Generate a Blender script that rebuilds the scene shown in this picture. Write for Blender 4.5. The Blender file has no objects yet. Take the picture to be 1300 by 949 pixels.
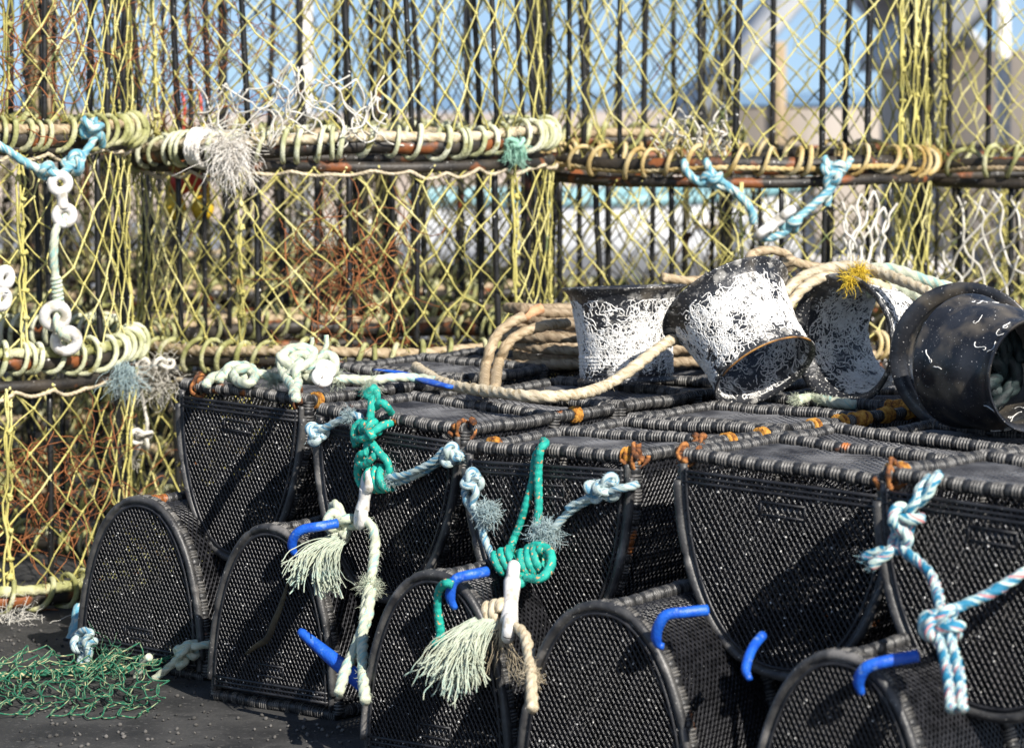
import bpy, math, random
import numpy as np
from mathutils import Vector, Matrix, noise as mnoise

random.seed(7)
rng = np.random.default_rng(7)
PI = math.pi
C = bpy.context.scene.collection
F = 3800.0          # focal length in photo pixels (photo is 1300 wide)
CZ = 1.48           # camera height; horizon at row 115
def P(px, py, Y):
    return np.array([(px - 650) * Y / F, Y, CZ - (py - 115) * Y / F])

# ------------------------------------------------------------------ mesh builder
class MB:
    def __init__(s):
        s.v = []; s.f = []; s.uv = []; s.mi = []; s.n = 0
    def add(s, V, Fq, uv=None, mi=0):
        V = np.asarray(V, float); Fq = np.asarray(Fq, int)
        s.v.append(V); s.f.append(Fq + s.n); s.n += len(V)
        s.uv.append(np.zeros((len(V), 2)) if uv is None else uv)
        s.mi.append(np.full(len(Fq), mi) if np.isscalar(mi) else np.asarray(mi))
    def build(s, name, mats, parent=None, smooth=True):
        V = np.concatenate(s.v); Q = np.concatenate(s.f); UV = np.concatenate(s.uv); MI = np.concatenate(s.mi)
        me = bpy.data.meshes.new(name)
        me.vertices.add(len(V)); me.vertices.foreach_set('co', V.ravel())
        me.loops.add(Q.size); me.loops.foreach_set('vertex_index', Q.ravel().astype(np.int32))
        me.polygons.add(len(Q))
        me.polygons.foreach_set('loop_start', np.arange(0, Q.size, 4, dtype=np.int32))
        me.polygons.foreach_set('loop_total', np.full(len(Q), 4, dtype=np.int32))
        me.polygons.foreach_set('material_index', MI.astype(np.int32))
        if smooth: me.polygons.foreach_set('use_smooth', np.ones(len(Q), dtype=bool))
        ul = me.uv_layers.new(name='UVMap')
        ul.data.foreach_set('uv', UV[Q.ravel()].ravel())
        if not isinstance(mats, (list, tuple)): mats = [mats]
        for m in mats: me.materials.append(m)
        me.update(calc_edges=True); me.validate()
        o = bpy.data.objects.new(name, me); C.objects.link(o)
        if parent is not None: o.parent = parent
        return o

def unit(a):
    a = np.asarray(a, float); return a / (np.linalg.norm(a, axis=-1, keepdims=True) + 1e-12)

def frames(Pt):
    Pt = np.asarray(Pt, float)
    T = unit(np.gradient(Pt, axis=0))
    N = np.zeros_like(T)
    r = np.array([0, 0, 1.]) if abs(T[0][2]) < .9 else np.array([1., 0, 0])
    n = unit(r - T[0] * T[0].dot(r)); N[0] = n
    for i in range(1, len(T)):
        n = n - T[i] * T[i].dot(n); L = math.sqrt(n.dot(n))
        n = n / L if L > 1e-6 else N[i - 1]
        N[i] = n
    return T, N, np.cross(T, N)

def tube(mb, Pt, r, sides=8, mi=0, prof=None, uvs=1.0, closed=False, flat=None):
    """prof(phi, s) -> radius factor (2D).  closed: path repeats first point at end"""
    Pt = np.asarray(Pt, float); n = len(Pt)
    T, N, B = frames(Pt)
    s = np.concatenate([[0], np.cumsum(np.linalg.norm(np.diff(Pt, axis=0), axis=1))])
    r = np.full(n, r) if np.isscalar(r) else np.asarray(r, float)
    if not closed:
        Pt = np.concatenate([Pt[:1], Pt, Pt[-1:]]); N = np.concatenate([N[:1], N, N[-1:]]); B = np.concatenate([B[:1], B, B[-1:]])
        r = np.concatenate([[r[0] * .02], r, [r[-1] * .02]]); s = np.concatenate([s[:1], s, s[-1:]])
        if not np.isscalar(mi): mi = np.concatenate([mi[:1], mi, mi[-1:]])
    n = len(Pt)
    ph = np.arange(sides) * 2 * PI / sides
    k = np.ones((n, sides)) if prof is None else prof(ph[None, :], s[:, None])
    a, b = (1, 1) if flat is None else flat
    V = Pt[:, None, :] + (r[:, None] * k * np.cos(ph))[..., None] * N[:, None, :] * a + (r[:, None] * k * np.sin(ph))[..., None] * B[:, None, :] * b
    V = V.reshape(-1, 3)
    i = np.arange(n - 1)[:, None]; j = np.arange(sides)[None, :]; j2 = (j + 1) % sides
    Q = np.stack(np.broadcast_arrays(i * sides + j, i * sides + j2, (i + 1) * sides + j2, (i + 1) * sides + j), -1).reshape(-1, 4)
    uv = np.stack([np.broadcast_to(ph / (2 * PI), (n, sides)), np.broadcast_to((s * uvs)[:, None], (n, sides))], -1).reshape(-1, 2)
    if not np.isscalar(mi): mi = np.repeat(np.asarray(mi)[:-1], sides)
    mb.add(V, Q, uv, mi)

def spline(pts, step):
    """Catmull-Rom through points, resampled at about 'step'"""
    p = np.asarray(pts, float)
    if len(p) == 2: p = np.stack([p[0], (p[0] + p[1]) / 2, p[1]])
    p = np.concatenate([[2 * p[0] - p[1]], p, [2 * p[-1] - p[-2]]])
    out = []
    for i in range(1, len(p) - 2):
        a, b, c, d = p[i - 1:i + 3]
        for t in np.linspace(0, 1, 24, endpoint=False):
            out.append(.5 * ((2 * b) + (c - a) * t + (2 * a - 5 * b + 4 * c - d) * t * t + (3 * b - a - 3 * c + d) * t ** 3))
    out.append(p[-2]); out = np.array(out)
    return resample(out, step)

def resample(out, step):
    s = np.concatenate([[0], np.cumsum(np.linalg.norm(np.diff(out, axis=0), axis=1))])
    n = max(3, int(s[-1] / step) + 1)
    q = np.linspace(0, s[-1], n)
    return np.stack([np.interp(q, s, out[:, k]) for k in range(3)], -1)

def laid(mb, pts, R, mi=0, raw=False, strands=3, jit=.0):
    """three-strand laid rope"""
    Pt = resample(np.asarray(pts, float), R * .45) if raw else spline(pts, R * .45)
    if jit: Pt = Pt + np.stack([np.interp(np.arange(len(Pt)), np.arange(0, len(Pt) + 12, 12), rng.normal(0, jit, len(np.arange(0, len(Pt) + 12, 12)))) for _ in range(3)], -1)
    al = 2 * PI / (7.5 * R)
    def prof(ph, s):
        w = np.abs(np.cos(strands / 2 * (ph - al * s)))
        return .70 + .34 * w ** .6
    Rr = R * (1 + .06 * np.sin(np.arange(len(Pt)) * .21 + rng.uniform(0, 6)))
    tube(mb, Pt, Rr, 12, mi, prof)
    # strand-following UV
    n = len(mb.uv[-1]) // 12
    uv = mb.uv[-1].reshape(n, 12, 2); uv[..., 0] = (uv[..., 0] - al * uv[..., 1] / (2 * PI))
    mb.uv[-1] = uv.reshape(-1, 2)
    return Pt

def braid(mb, pts, R, mi=0):
    Pt = spline(pts, R * .32)
    def prof(ph, s): return 1 + .10 * np.sin(ph * 4 + s * 1.9 / R) * np.sin(ph * 4 - s * 1.9 / R)
    tube(mb, Pt, R * (1 + .05 * np.sin(np.arange(len(Pt)) * .16)), 16, mi, prof)
    return Pt

def fibres(mb, c, n, length, direction=(0, 0, 0), spread=1.0, r=.0008, mi=0, droop=.3, c_jit=.004):
    r = r * .75
    for _ in range(int(n * 1.4)):
        d = unit(np.asarray(direction, float) + rng.normal(0, spread, 3))
        L = length * rng.uniform(.45, 1.1); p = np.asarray(c, float) + rng.normal(0, c_jit, 3); pts = [p]
        for k in range(6):
            d = unit(d + rng.normal(0, .42, 3) + np.array([0, 0, -droop * .3]))
            p = p + d * L / 6; pts.append(p)
        tube(mb, np.array(pts), np.linspace(r, r * .5, 7), 4, mi)

def fuzz_along(mb, Pt, R, dens, length, mi=0):
    T, N, B = frames(Pt)
    n = int(len(Pt) * R * .45 * dens)
    for _ in range(n):
        i = rng.integers(1, len(Pt) - 1); a = rng.uniform(0, 2 * PI)
        o = N[i] * math.cos(a) + B[i] * math.sin(a)
        fibres(mb, Pt[i] + o * R * .85, 1, length, o * 1.5 + T[i] * rng.uniform(-1, 1), .5, .0007, mi, .2, 0)

def knot(mb, c, size, R, mi=0, fn='laid', rot=None):
    t = np.linspace(0, 2 * PI, 60)
    K = np.stack([np.sin(t) + 2 * np.sin(2 * t), np.cos(t) - 2 * np.cos(2 * t), -1.15 * np.sin(3 * t)], -1) * size / 6
    q = np.array(Matrix.Rotation(rng.uniform(0, 6.28), 3, 'X') @ Matrix.Rotation(rng.uniform(0, 6.28), 3, 'Z')) if rot is None else rot
    K = K @ q.T + np.asarray(c)
    fibres(mb, np.asarray(c), 22, size * .30, (0, -.4, 0), 1.0, .0008, mi, .2, size * .22)
    if fn == 'laid': laid(mb, K, R, mi, raw=True)
    else: braid(mb, K[::3], R, mi)

def whip(mb, p0, p1, rr, R, turns, mi=0, fn='braid'):
    """helical turns of rope round the axis p0-p1"""
    p0 = np.asarray(p0, float); p1 = np.asarray(p1, float)
    ax = unit(p1 - p0); n = unit(np.cross(ax, [0.3, 1, 0.1])); b = np.cross(ax, n)
    t = np.linspace(0, 1, int(turns * 14))
    a = t * turns * 2 * PI
    H = p0 + (p1 - p0) * t[:, None] + rr * (np.cos(a)[:, None] * n + np.sin(a)[:, None] * b)
    if fn == 'braid': braid(mb, H[::2], R, mi)
    else: laid(mb, H, R, mi, raw=True)

def bars(mb, A, B, nrm, w, h, mi=0):
    """ridge-shaped straight bars from A[i] to B[i] lying on a surface with normal nrm"""
    A = np.asarray(A); B = np.asarray(B); n = np.broadcast_to(np.asarray(nrm, float), A.shape)
    t = unit(B - A); sd = np.cross(n, t)
    V = np.stack([A - sd * w, A + n * h, A + sd * w, B - sd * w, B + n * h, B + sd * w], 1).reshape(-1, 3)
    k = (np.arange(len(A)) * 6)[:, None, None]
    Q = (np.array([[0, 1, 4, 3], [1, 2, 5, 4], [2, 0, 3, 5]])[None] + k).reshape(-1, 4)
    mb.add(V, Q, None, mi)

def box(mb, lo, hi, mi=0, M=None):
    x0, y0, z0 = lo; x1, y1, z1 = hi
    V = np.array([[x0, y0, z0], [x1, y0, z0], [x1, y1, z0], [x0, y1, z0], [x0, y0, z1], [x1, y0, z1], [x1, y1, z1], [x0, y1, z1]], float)
    if M is not None: V = V @ M[:3, :3].T + M[:3, 3]
    mb.add(V, [[0, 3, 2, 1], [4, 5, 6, 7], [0, 1, 5, 4], [1, 2, 6, 5], [2, 3, 7, 6], [3, 0, 4, 7]], None, mi)

def revolve(mb, prof, seg=72, M=None, mi=0):
    prof = np.asarray(prof, float); n = len(prof)
    a = np.arange(seg) * 2 * PI / seg
    V = np.stack([prof[:, None, 0] * np.cos(a), prof[:, None, 0] * np.sin(a), np.broadcast_to(prof[:, None, 1], (n, seg))], -1).reshape(-1, 3)
    if M is not None: V = V @ M[:3, :3].T + M[:3, 3]
    i = np.arange(n - 1)[:, None]; j = np.arange(seg)[None]; j2 = (j + 1) % seg
    Q = np.stack(np.broadcast_arrays(i * seg + j, i * seg + j2, (i + 1) * seg + j2, (i + 1) * seg + j), -1).reshape(-1, 4)
    mb.add(V, Q, None, mi)

# ------------------------------------------------------------------ materials
def rgb(c): return (c[0], c[1], c[2], 1)
def mat(name, cols, rough=.6, scale=20., coord='Object', stretch=(1, 1, 1), bump=0., bscale=80., rand=True, specks=None, rust=None, spec=.5, trans=0., detail=5., lo=.35, hi=.65, dirt=None):
    m = bpy.data.materials.new(name); m.use_nodes = True; nt = m.node_tree; nt.nodes.clear()
    nd = nt.nodes; L = nt.links.new
    out = nd.new('ShaderNodeOutputMaterial'); b = nd.new('ShaderNodeBsdfPrincipled'); L(b.outputs[0], out.inputs[0])
    b.inputs['Roughness'].default_value = rough; b.inputs['Specular IOR Level'].default_value = spec
    tc = nd.new('ShaderNodeTexCoord'); mp = nd.new('ShaderNodeMapping'); mp.inputs['Scale'].default_value = stretch
    L(tc.outputs[coord], mp.inputs[0])
    vec = mp.outputs[0]
    if rand:
        oi = nd.new('ShaderNodeObjectInfo'); mu = nd.new('ShaderNodeVectorMath'); mu.operation = 'MULTIPLY'
        mu.inputs[1].default_value = (37, 53, 29); cmb = nd.new('ShaderNodeCombineXYZ')
        for k in range(3): L(oi.outputs['Random'], cmb.inputs[k])
        L(cmb.outputs[0], mu.inputs[0]); ad = nd.new('ShaderNodeVectorMath'); L(vec, ad.inputs[0]); L(mu.outputs[0], ad.inputs[1]); vec = ad.outputs[0]
    def nz(sc, det=detail, v=None):
        n = nd.new('ShaderNodeTexNoise'); n.inputs['Scale'].default_value = sc; n.inputs['Detail'].default_value = det
        L(vec if v is None else v, n.inputs['Vector']); return n.outputs['Fac']
    rp = nd.new('ShaderNodeValToRGB'); L(nz(scale), rp.inputs[0])
    els = rp.color_ramp.elements
    k = len(cols)
    if k == 1: els[0].color = els[1].color = rgb(cols[0])
    else:
        els[0].position = lo; els[0].color = rgb(cols[0]); els[1].position = hi; els[1].color = rgb(cols[-1])
        for i in range(1, k - 1):
            e = els.new(lo + (hi - lo) * i / (k - 1)); e.color = rgb(cols[i])
    col = rp.outputs[0]
    def over(col, sc, thr, soft, c2, det=3.):
        mr = nd.new('ShaderNodeMapRange'); mr.inputs[1].default_value = thr; mr.inputs[2].default_value = thr + soft
        L(nz(sc, det), mr.inputs[0]); mx = nd.new('ShaderNodeMix'); mx.data_type = 'RGBA'
        L(mr.outputs[0], mx.inputs[0]); L(col, mx.inputs[6]); mx.inputs[7].default_value = rgb(c2); return mx.outputs[2]
    if dirt: col = over(col, *dirt)
    if rust: col = over(col, *rust)
    if specks: col = over(col, *specks)
    L(col, b.inputs['Base Color'])
    if bump:
        bp = nd.new('ShaderNodeBump'); bp.inputs['Strength'].default_value = bump; bp.inputs['Distance'].default_value = .004
        L(nz(bscale, 4.), bp.inputs['Height']); L(bp.outputs[0], b.inputs['Normal'])
    return m

def fleck_mat(name, base, fleck, fscale=(6, 40, 1), thr=.62, base2=None, rough=.6, lo=.40, hi=.60):
    m = mat(name, [base2 or tuple(x * .8 for x in base), base], rough, 1., 'UV', (5, 30, 1), bump=.5, bscale=9., lo=lo, hi=hi)
    nt = m.node_tree; nd = nt.nodes; L = nt.links.new
    b = next(n for n in nd if n.type == 'BSDF_PRINCIPLED'); src = b.inputs['Base Color'].links[0].from_socket
    tc = nd.new('ShaderNodeTexCoord'); mp = nd.new('ShaderNodeMapping'); mp.inputs['Scale'].default_value = fscale
    L(tc.outputs['UV'], mp.inputs[0])
    v = nd.new('ShaderNodeTexNoise'); v.inputs['Scale'].default_value = 1; v.inputs['Detail'].default_value = 0; L(mp.outputs[0], v.inputs['Vector'])
    mr = nd.new('ShaderNodeMapRange'); mr.inputs[1].default_value = thr; mr.inputs[2].default_value = thr + .03; L(v.outputs[0], mr.inputs[0])
    mx = nd.new('ShaderNodeMix'); mx.data_type = 'RGBA'; L(mr.outputs[0], mx.inputs[0]); L(src, mx.inputs[6]); mx.inputs[7].default_value = rgb(fleck)
    L(mx.outputs[2], b.inputs['Base Color'])
    return m

M = {}
RUST = (.42, .13, .025)
M['plastic'] = mat('black_plastic', [(.012, .012, .014), (.030, .030, .033)], .38, 30, bump=.15, bscale=300, specks=(230, .72, .03, (.55, .53, .5)), spec=.5)
M['rim'] = mat('rim_plastic', [(.022, .022, .024), (.075, .073, .070)], .42, 25, bump=.25, bscale=200, specks=(160, .70, .03, (.5, .48, .44)), dirt=(12, .58, .1, (.17, .16, .15)), rust=(40, .66, .05, (.02, .02, .02)))
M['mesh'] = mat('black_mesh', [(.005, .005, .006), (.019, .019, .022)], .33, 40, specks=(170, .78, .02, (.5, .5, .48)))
M['topmesh'] = mat('worn_glint_mesh', [(.03, .03, .034), (.14, .14, .145)], .30, 14, specks=(170, .74, .02, (.5, .5, .48)), spec=.6)  # wear, plus glossy glints put into the colour as paler grey
M['ring'] = mat('worn_rubber_ring', [(.05, .048, .046), (.17, .162, .15)], .45, 60, rust=(9, .69, .03, RUST), bump=.2, bscale=300)
M['collar'] = mat('black_rubber', [(.012, .012, .013), (.04, .04, .04)], .4, 60, rust=(9, .69, .03, (.2, .07, .02)), bump=.2, bscale=300)
M['rust'] = mat('rusty_steel', [(.05, .022, .012), (.20, .07, .02), (.46, .19, .05)], .85, 60, bump=.8, bscale=200)
M['blue'] = mat('blue_plastic', [(.006, .07, .46), (.014, .12, .58)], .45, 40, bump=.4, bscale=160, dirt=(45, .60, .06, (.10, .20, .48)), specks=(120, .70, .04, (.02, .03, .06)))
M['white'] = mat('white_plastic', [(.64, .61, .57), (.82, .80, .77)], .45, 30, bump=.3, bscale=120, dirt=(26, .56, .10, (.46, .42, .34)), specks=(150, .68, .05, (.25, .24, .16)))
M['cream'] = fleck_mat('cream_rope', (.66, .57, .41), (.42, .33, .20), (9, 60, 1), .60, (.52, .43, .29))
M['tan'] = fleck_mat('tan_rope', (.50, .39, .25), (.28, .20, .11), (9, 60, 1), .60, (.36, .27, .16))
M['mint'] = fleck_mat('mint_rope', (.64, .65, .50), (.34, .52, .46), (7, 25, 1), .60, (.46, .50, .37))
M['mintblue'] = fleck_mat('pale_blue_rope', (.48, .58, .58), (.10, .26, .38), (7, 25, 1), .55, (.42, .50, .46))
M['teal'] = fleck_mat('teal_cord', (.012, .42, .32), (.66, .34, .16), (9, 110, 1), .68, (.008, .30, .24))
M['bluerope'] = fleck_mat('light_blue_rope', (.24, .46, .50), (.52, .58, .52), (7, 22, 1), .53, (.08, .30, .42))
M['shadedrope'] = fleck_mat('shaded_teal_rope', (.005, .018, .021), (.016, .03, .03), (7, 22, 1), .55, (.003, .008, .010))  # teal rope coloured near black to carry the shade inside the funnel
M['multi'] = fleck_mat('multicolour_rope', (.60, .74, .66), (.64, .24, .24), (9, 14, 1), .66, (.015, .20, .34), .6, .46, .54)
M['palegreen'] = mat('pale_green_rope', [(.34, .35, .17), (.56, .57, .37), (.66, .66, .52)], .8, 14, bump=.8, bscale=160, dirt=(22, .60, .08, (.22, .20, .06)))
M['moss'] = mat('mossy_rope', [(.20, .20, .06), (.37, .37, .16), (.52, .50, .31)], .9, 18, bump=1., bscale=160)
M['ochre'] = mat('ochre_rope', [(.32, .20, .05), (.52, .39, .17), (.58, .48, .28)], .8, 12, bump=.8, bscale=160)
M['white_rope'] = mat('white_twine', [(.50, .47, .40), (.74, .71, .64)], .75, 30, bump=.5, bscale=150)
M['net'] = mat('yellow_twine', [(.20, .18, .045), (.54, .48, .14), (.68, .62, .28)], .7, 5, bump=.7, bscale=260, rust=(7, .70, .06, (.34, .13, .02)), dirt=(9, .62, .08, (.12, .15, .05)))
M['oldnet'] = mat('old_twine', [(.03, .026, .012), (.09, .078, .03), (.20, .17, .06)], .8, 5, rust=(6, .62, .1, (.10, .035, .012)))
M['bar'] = mat('coated_bar', [(.006, .006, .006), (.022, .021, .02)], .36, 20, specks=(85, .68, .03, (.72, .70, .66)), rust=(5, .69, .05, (.22, .06, .02)), bump=.2, bscale=90)
M['ringsteel'] = mat('creel_ring_steel', [(.012, .011, .010), (.05, .04, .03)], .55, 14, rust=(8, .56, .06, (.22, .07, .02)), specks=(70, .68, .03, (.6, .58, .54)), bump=.6, bscale=80)
M['worm'] = mat('worm_tube', [(.70, .68, .64), (.86, .85, .82)], .7, 60)
M['funnelm'] = mat('black_funnel_plastic', [(.010, .011, .014), (.028, .03, .036)], .32, 10, bump=.25, bscale=60, specks=(190, .69, .03, (.62, .60, .57)), dirt=(9, .50, .16, (.11, .095, .075)))
M['funnelw'] = mat('crusted_funnel_plastic', [(.010, .011, .014), (.030, .032, .038)], .42, 10, bump=.6, bscale=90, specks=(150, .62, .05, (.66, .64, .60)), dirt=(26, .56, .10, (.30, .29, .27)), rust=(9, .58, .12, (.12, .105, .085)))
M['yellowtuft'] = mat('yellow_twine_tuft', [(.5, .33, .02), (.7, .5, .04)], .8, 30)
M['rustline'] = mat('rust_brown_line', [(.14, .045, .015), (.36, .13, .04)], .8, 20)
M['weed'] = mat('weed_fuzz', [(.10, .10, .02), (.30, .27, .06), (.42, .36, .12)], .9, 8)
M['seaweed'] = mat('dry_seaweed', [(.04, .032, .02), (.10, .085, .05)], .7, 20)
M['greennet'] = fleck_mat('green_net_twine', (.014, .15, .08), (.5, .45, .25), (6, 40, 1), .6)

# ------------------------------------------------------------------ naming helpers
def tag(o, label=None, cat=None, group=None, kind=None):
    if label: o['label'] = label
    if cat: o['category'] = cat
    if group: o['group'] = group
    if kind: o['kind'] = kind
    return o
def empty(name, M4, label, cat, group=None):
    o = bpy.data.objects.new(name, None); C.objects.link(o); o.matrix_world = M4; o.empty_display_size = .05
    return tag(o, label, cat, group)
def kids(o): return [c for c in bpy.data.objects if c.parent is o]
def copy_thing(o, M4, label, group=None):
    r = o.copy(); C.objects.link(r); r.matrix_world = M4; r['label'] = label
    if group: r['group'] = group
    for ch in kids(o):
        c = ch.copy(); C.objects.link(c); c.parent = r
        for g in kids(ch):
            d = g.copy(); C.objects.link(d); d.parent = c
    return r
def world_thing(name, origin, label, cat, group=None):
    """an Empty at origin; parts built in world coordinates are shifted under it"""
    return empty(name, Matrix.Translation(Vector(origin)), label, cat, group)
def put(mb, name, mats, root):
    org = np.array(root.matrix_world.translation)
    Mi = np.array(root.matrix_world.inverted())
    for i, v in enumerate(mb.v): mb.v[i] = v @ Mi[:3, :3].T + Mi[:3, 3]
    return mb.build(name, mats, root)
def single(mb, name, mats, label, cat, group=None):
    """one-mesh thing built in world coordinates; origin moved to its lowest point"""
    V = np.concatenate(mb.v); c = V.mean(0); c[2] = V[:, 2].min()
    for i, v in enumerate(mb.v): mb.v[i] = v - c
    o = mb.build(name, mats); o.location = Vector(c)
    return tag(o, label, cat, group)

# ------------------------------------------------------------------ D-shaped pots
def d_outline(W, H, n=90, k=1.0):
    a = np.linspace(PI, 0, 400)
    x = W / 2 * np.sign(np.cos(a)) * np.abs(np.cos(a)) ** (2 / 2.25); z = H * np.abs(np.sin(a)) ** (2 / 1.95)
    p = np.stack([x, np.zeros_like(x), z], -1)
    p = resample(p, .004)
    idx = np.linspace(0, len(p) - 1, n).astype(int)
    p = p[idx]
    if k != 1.0:
        c = np.array([0, 0, H * .45]); p = c + (p - c) * k
    return p
def clip_line(poly, p, d):
    """line p+t d against a convex polygon (N,2, clockwise or ccw)"""
    lo, hi = -9, 9
    ctr = poly.mean(0)
    for i in range(len(poly)):
        a = poly[i]; e = poly[(i + 1) % len(poly)] - a
        if abs(e[0]) + abs(e[1]) < 1e-9: continue
        n = np.array([-e[1], e[0]])
        if n.dot(ctr - a) < 0: n = -n
        den = n.dot(d); num = n.dot(a - p)
        if abs(den) < 1e-12:
            if num > 0: return None
            continue
        t = num / den
        if den > 0: lo = max(lo, t)
        else: hi = min(hi, t)
    return (lo, hi) if hi - lo > .004 else None
def lattice_lines(poly, ang, pitch):
    d = np.array([math.cos(ang), math.sin(ang)]); n = np.array([-d[1], d[0]])
    q = poly @ n; A = []; B = []
    for c in np.arange(q.min() + pitch * .3, q.max(), pitch):
        r = clip_line(poly, n * c, d)
        if r: A.append(n * c + d * r[0]); B.append(n * c + d * r[1])
    return np.array(A), np.array(B)

def wrapped(mb, path, seed, closed=False):
    """tube bound with groups of worn rubber rings between black collars"""
    lr = np.random.default_rng(seed)
    st = .0014; Pt = resample(path, st); n = len(Pt)
    s = np.arange(n) * st
    r = np.full(n, .013); mi = np.zeros(n, int)
    x = 0.
    while x < s[-1]:
        k = lr.integers(3, 5); w = k * .0072; c = lr.uniform(.010, .019); big = lr.uniform(.9, 1.12)
        a = (s >= x) & (s < x + w)
        sw = np.abs(np.sin(PI * (s[a] - x) / .0072)); r[a] = .0120 + .0070 * sw ** .7 * big; mi[a] = np.where(sw < .62, 1, 0)
        b = (s >= x + w) & (s < x + w + c)
        u = (s[b] - x - w) / c
        r[b] = .0125 + .0052 * np.sin(PI * u) ** .5 * lr.uniform(.8, 1.15); mi[b] = 1
        x += w + c
    Pt = Pt + np.stack([.0016 * np.sin(s * 37 + lr.uniform(0, 6)), .0016 * np.sin(s * 29 + lr.uniform(0, 6)), .0020 * np.sin(s * 23 + lr.uniform(0, 6))], -1)
    tube(mb, Pt, r * .84, 10, mi)

def make_pot(W, H, L, seed, label, group):
    root = empty('lobster_pot', Matrix.Identity(4), label, 'lobster pot', group)
    arch = d_outline(W, H)
    # hoops: front, middle, back
    for nm, y in (('front_hoop', 0.), ('middle_hoop', L * .58), ('back_hoop', L)):
        mb = MB()
        pa = arch + np.array([0, y, 0])
        base = np.stack([np.linspace(W / 2, -W / 2, 30), np.full(30, y), np.full(30, 0.)], -1)
        wrapped(mb, pa, seed); wrapped(mb, base, seed + 1)
        put(mb, nm, [M['ring'], M['collar']], root); seed += 2
    for sx in (-1, 1):
        mb = MB(); wrapped(mb, np.array([[sx * W / 2, y, 0.003] for y in np.linspace(.012, L - .012, 20)]), seed); seed += 1
        put(mb, 'edge_rail', [M['ring'], M['collar']], root)
    mb = MB(); wrapped(mb, np.array([[0, y, H] for y in np.linspace(.012, L - .012, 20)]), seed); seed += 1
    put(mb, 'ridge_rail', [M['ring'], M['collar']], root)
    # moulded end panel: rim round the arch, three ribs along the flat edge, tag frame
    for nm, y, sg in (('end_panel', -.020, -1), ('back_panel', L + .020, 1)):
        mb = MB()
        rim = d_outline(W, H, 90, 1.0); rim[:, 1] = y; rim[:, 2] = rim[:, 2] * .985 + .012
        rm = rim[(rim[:, 2] > .040)]; rk = np.full(len(rim), .0105)
        for q in (17, 38, 52, 73): rk[q] *= .72
        tube(mb, rm, rk[rim[:, 2] > .040], 10, 0)
        tube(mb, rim * np.array([.955, 1, .97]) + np.array([0, -sg * .004, .004]), .0085, 8, 0)
        tube(mb, rim * np.array([.905, 1, .935]) + np.array([0, sg * .004, .012]), .0042, 6, 1)
        for zz, rr in ((.030, .0042), (.041, .0036), (.052, .0042)):
            x1 = W / 2 * .93
            tube(mb, np.array([[x, y + sg * .004, zz] for x in np.linspace(-x1, x1, 6)]), rr, 6, 1)
        for x in np.linspace(-W * .36, W * .36, 6):
            tube(mb, np.array([[x, y + sg * .004, z] for z in (.030, .04, .052)]), .003, 5, 1)
        tw, tz0, tz1 = .052, .072, .098
        q = np.array([[-tw, tz0], [tw, tz0], [tw, tz1], [-tw, tz1], [-tw, tz0]])
        for a, b2 in zip(q[:-1], q[1:]):
            tube(mb, np.array([[a[0], y + sg * .005, a[1]], [(a[0] + b2[0]) / 2, y + sg * .005, (a[1] + b2[1]) / 2], [b2[0], y + sg * .005, b2[1]]]), .0026, 5, 1)
        if sg < 0: box(mb, (-tw * .8, y - .004, tz0 + .007), (tw * .8, y + .004, tz1 - .007), 1)
        pan = put(mb, nm, [M['rim'], M['plastic']], root)
        mb = MB()
        poly = (rim * np.array([.935, 1, .955]) + np.array([0, 0, .006]))[:, [0, 2]]
        poly = poly[poly[:, 1] > .03]; poly = np.concatenate([poly, [[poly[-1][0], .03], [poly[0][0], .03]]])
        for an in (math.radians(57), math.radians(123)):
            A, B = lattice_lines(poly, an, .0118)
            f3 = lambda q: np.stack([q[:, 0], np.full(len(q), y + sg * .002), q[:, 1]], -1)
            bars(mb, f3(A), f3(B), (0, sg, 0), .0028, .0048)
        pr = np.random.default_rng(seed + 5)
        for q in range(48):
            cx, cz = pr.uniform(-W * .42, W * .42), pr.uniform(.04, H * .92)
            if (abs(cx) / (W * .45)) ** 2.2 + (cz / H) ** 2 > .9: continue
            d = unit(pr.normal(0, 1, 3)) * pr.uniform(.0012, .0030); c0 = np.array([cx, y + sg * .006, cz])
            tube(mb, np.array([c0 - d, c0, c0 + d]), np.array([.0006, pr.uniform(.0010, .0022), .0006]), 5, 1)
        mb2 = put(mb, 'lattice', [M['mesh'], M['worm']], pan)
    # netting: flat base and curved side
    mb = MB()
    rect = np.array([[-W / 2, 0], [W / 2, 0], [W / 2, L], [-W / 2, L]])
    for an in (math.radians(38), math.radians(142)):
        A, B = lattice_lines(rect, an, .0155)
        for a, b in zip(A, B):
            t = np.linspace(0, 1, 5)[:, None]; q = a + (b - a) * t
            z = .006 + .012 * np.cos(PI * q[:, 0] / W) * np.abs(np.sin(PI * q[:, 1] / (L * .58)))
            tube(mb, np.stack([q[:, 0], q[:, 1], z], -1), .0020, 4, 0)
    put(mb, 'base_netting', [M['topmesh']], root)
    mb = MB()
    s = np.concatenate([[0], np.cumsum(np.linalg.norm(np.diff(arch, axis=0), axis=1))])
    rect = np.array([[0, 0], [s[-1], 0], [s[-1], L], [0, L]])
    for an in (math.radians(35), math.radians(145)):
        A, B = lattice_lines(rect, an, .0125)
        for a, b in zip(A, B):
            m = max(3, int(np.linalg.norm(b - a) / .05)); t = np.linspace(0, 1, m)[:, None]; q = a + (b - a) * t
            x = np.interp(q[:, 0], s, arch[:, 0]) * .985; z = np.interp(q[:, 0], s, arch[:, 2]) * .985
            tube(mb, np.stack([x, q[:, 1], z], -1), .0029, 4, 0)
    put(mb, 'side_netting', [M['mesh']], root)
    mb = MB(); q0 = d_outline(W, H)[:, [0, 2]]
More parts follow.
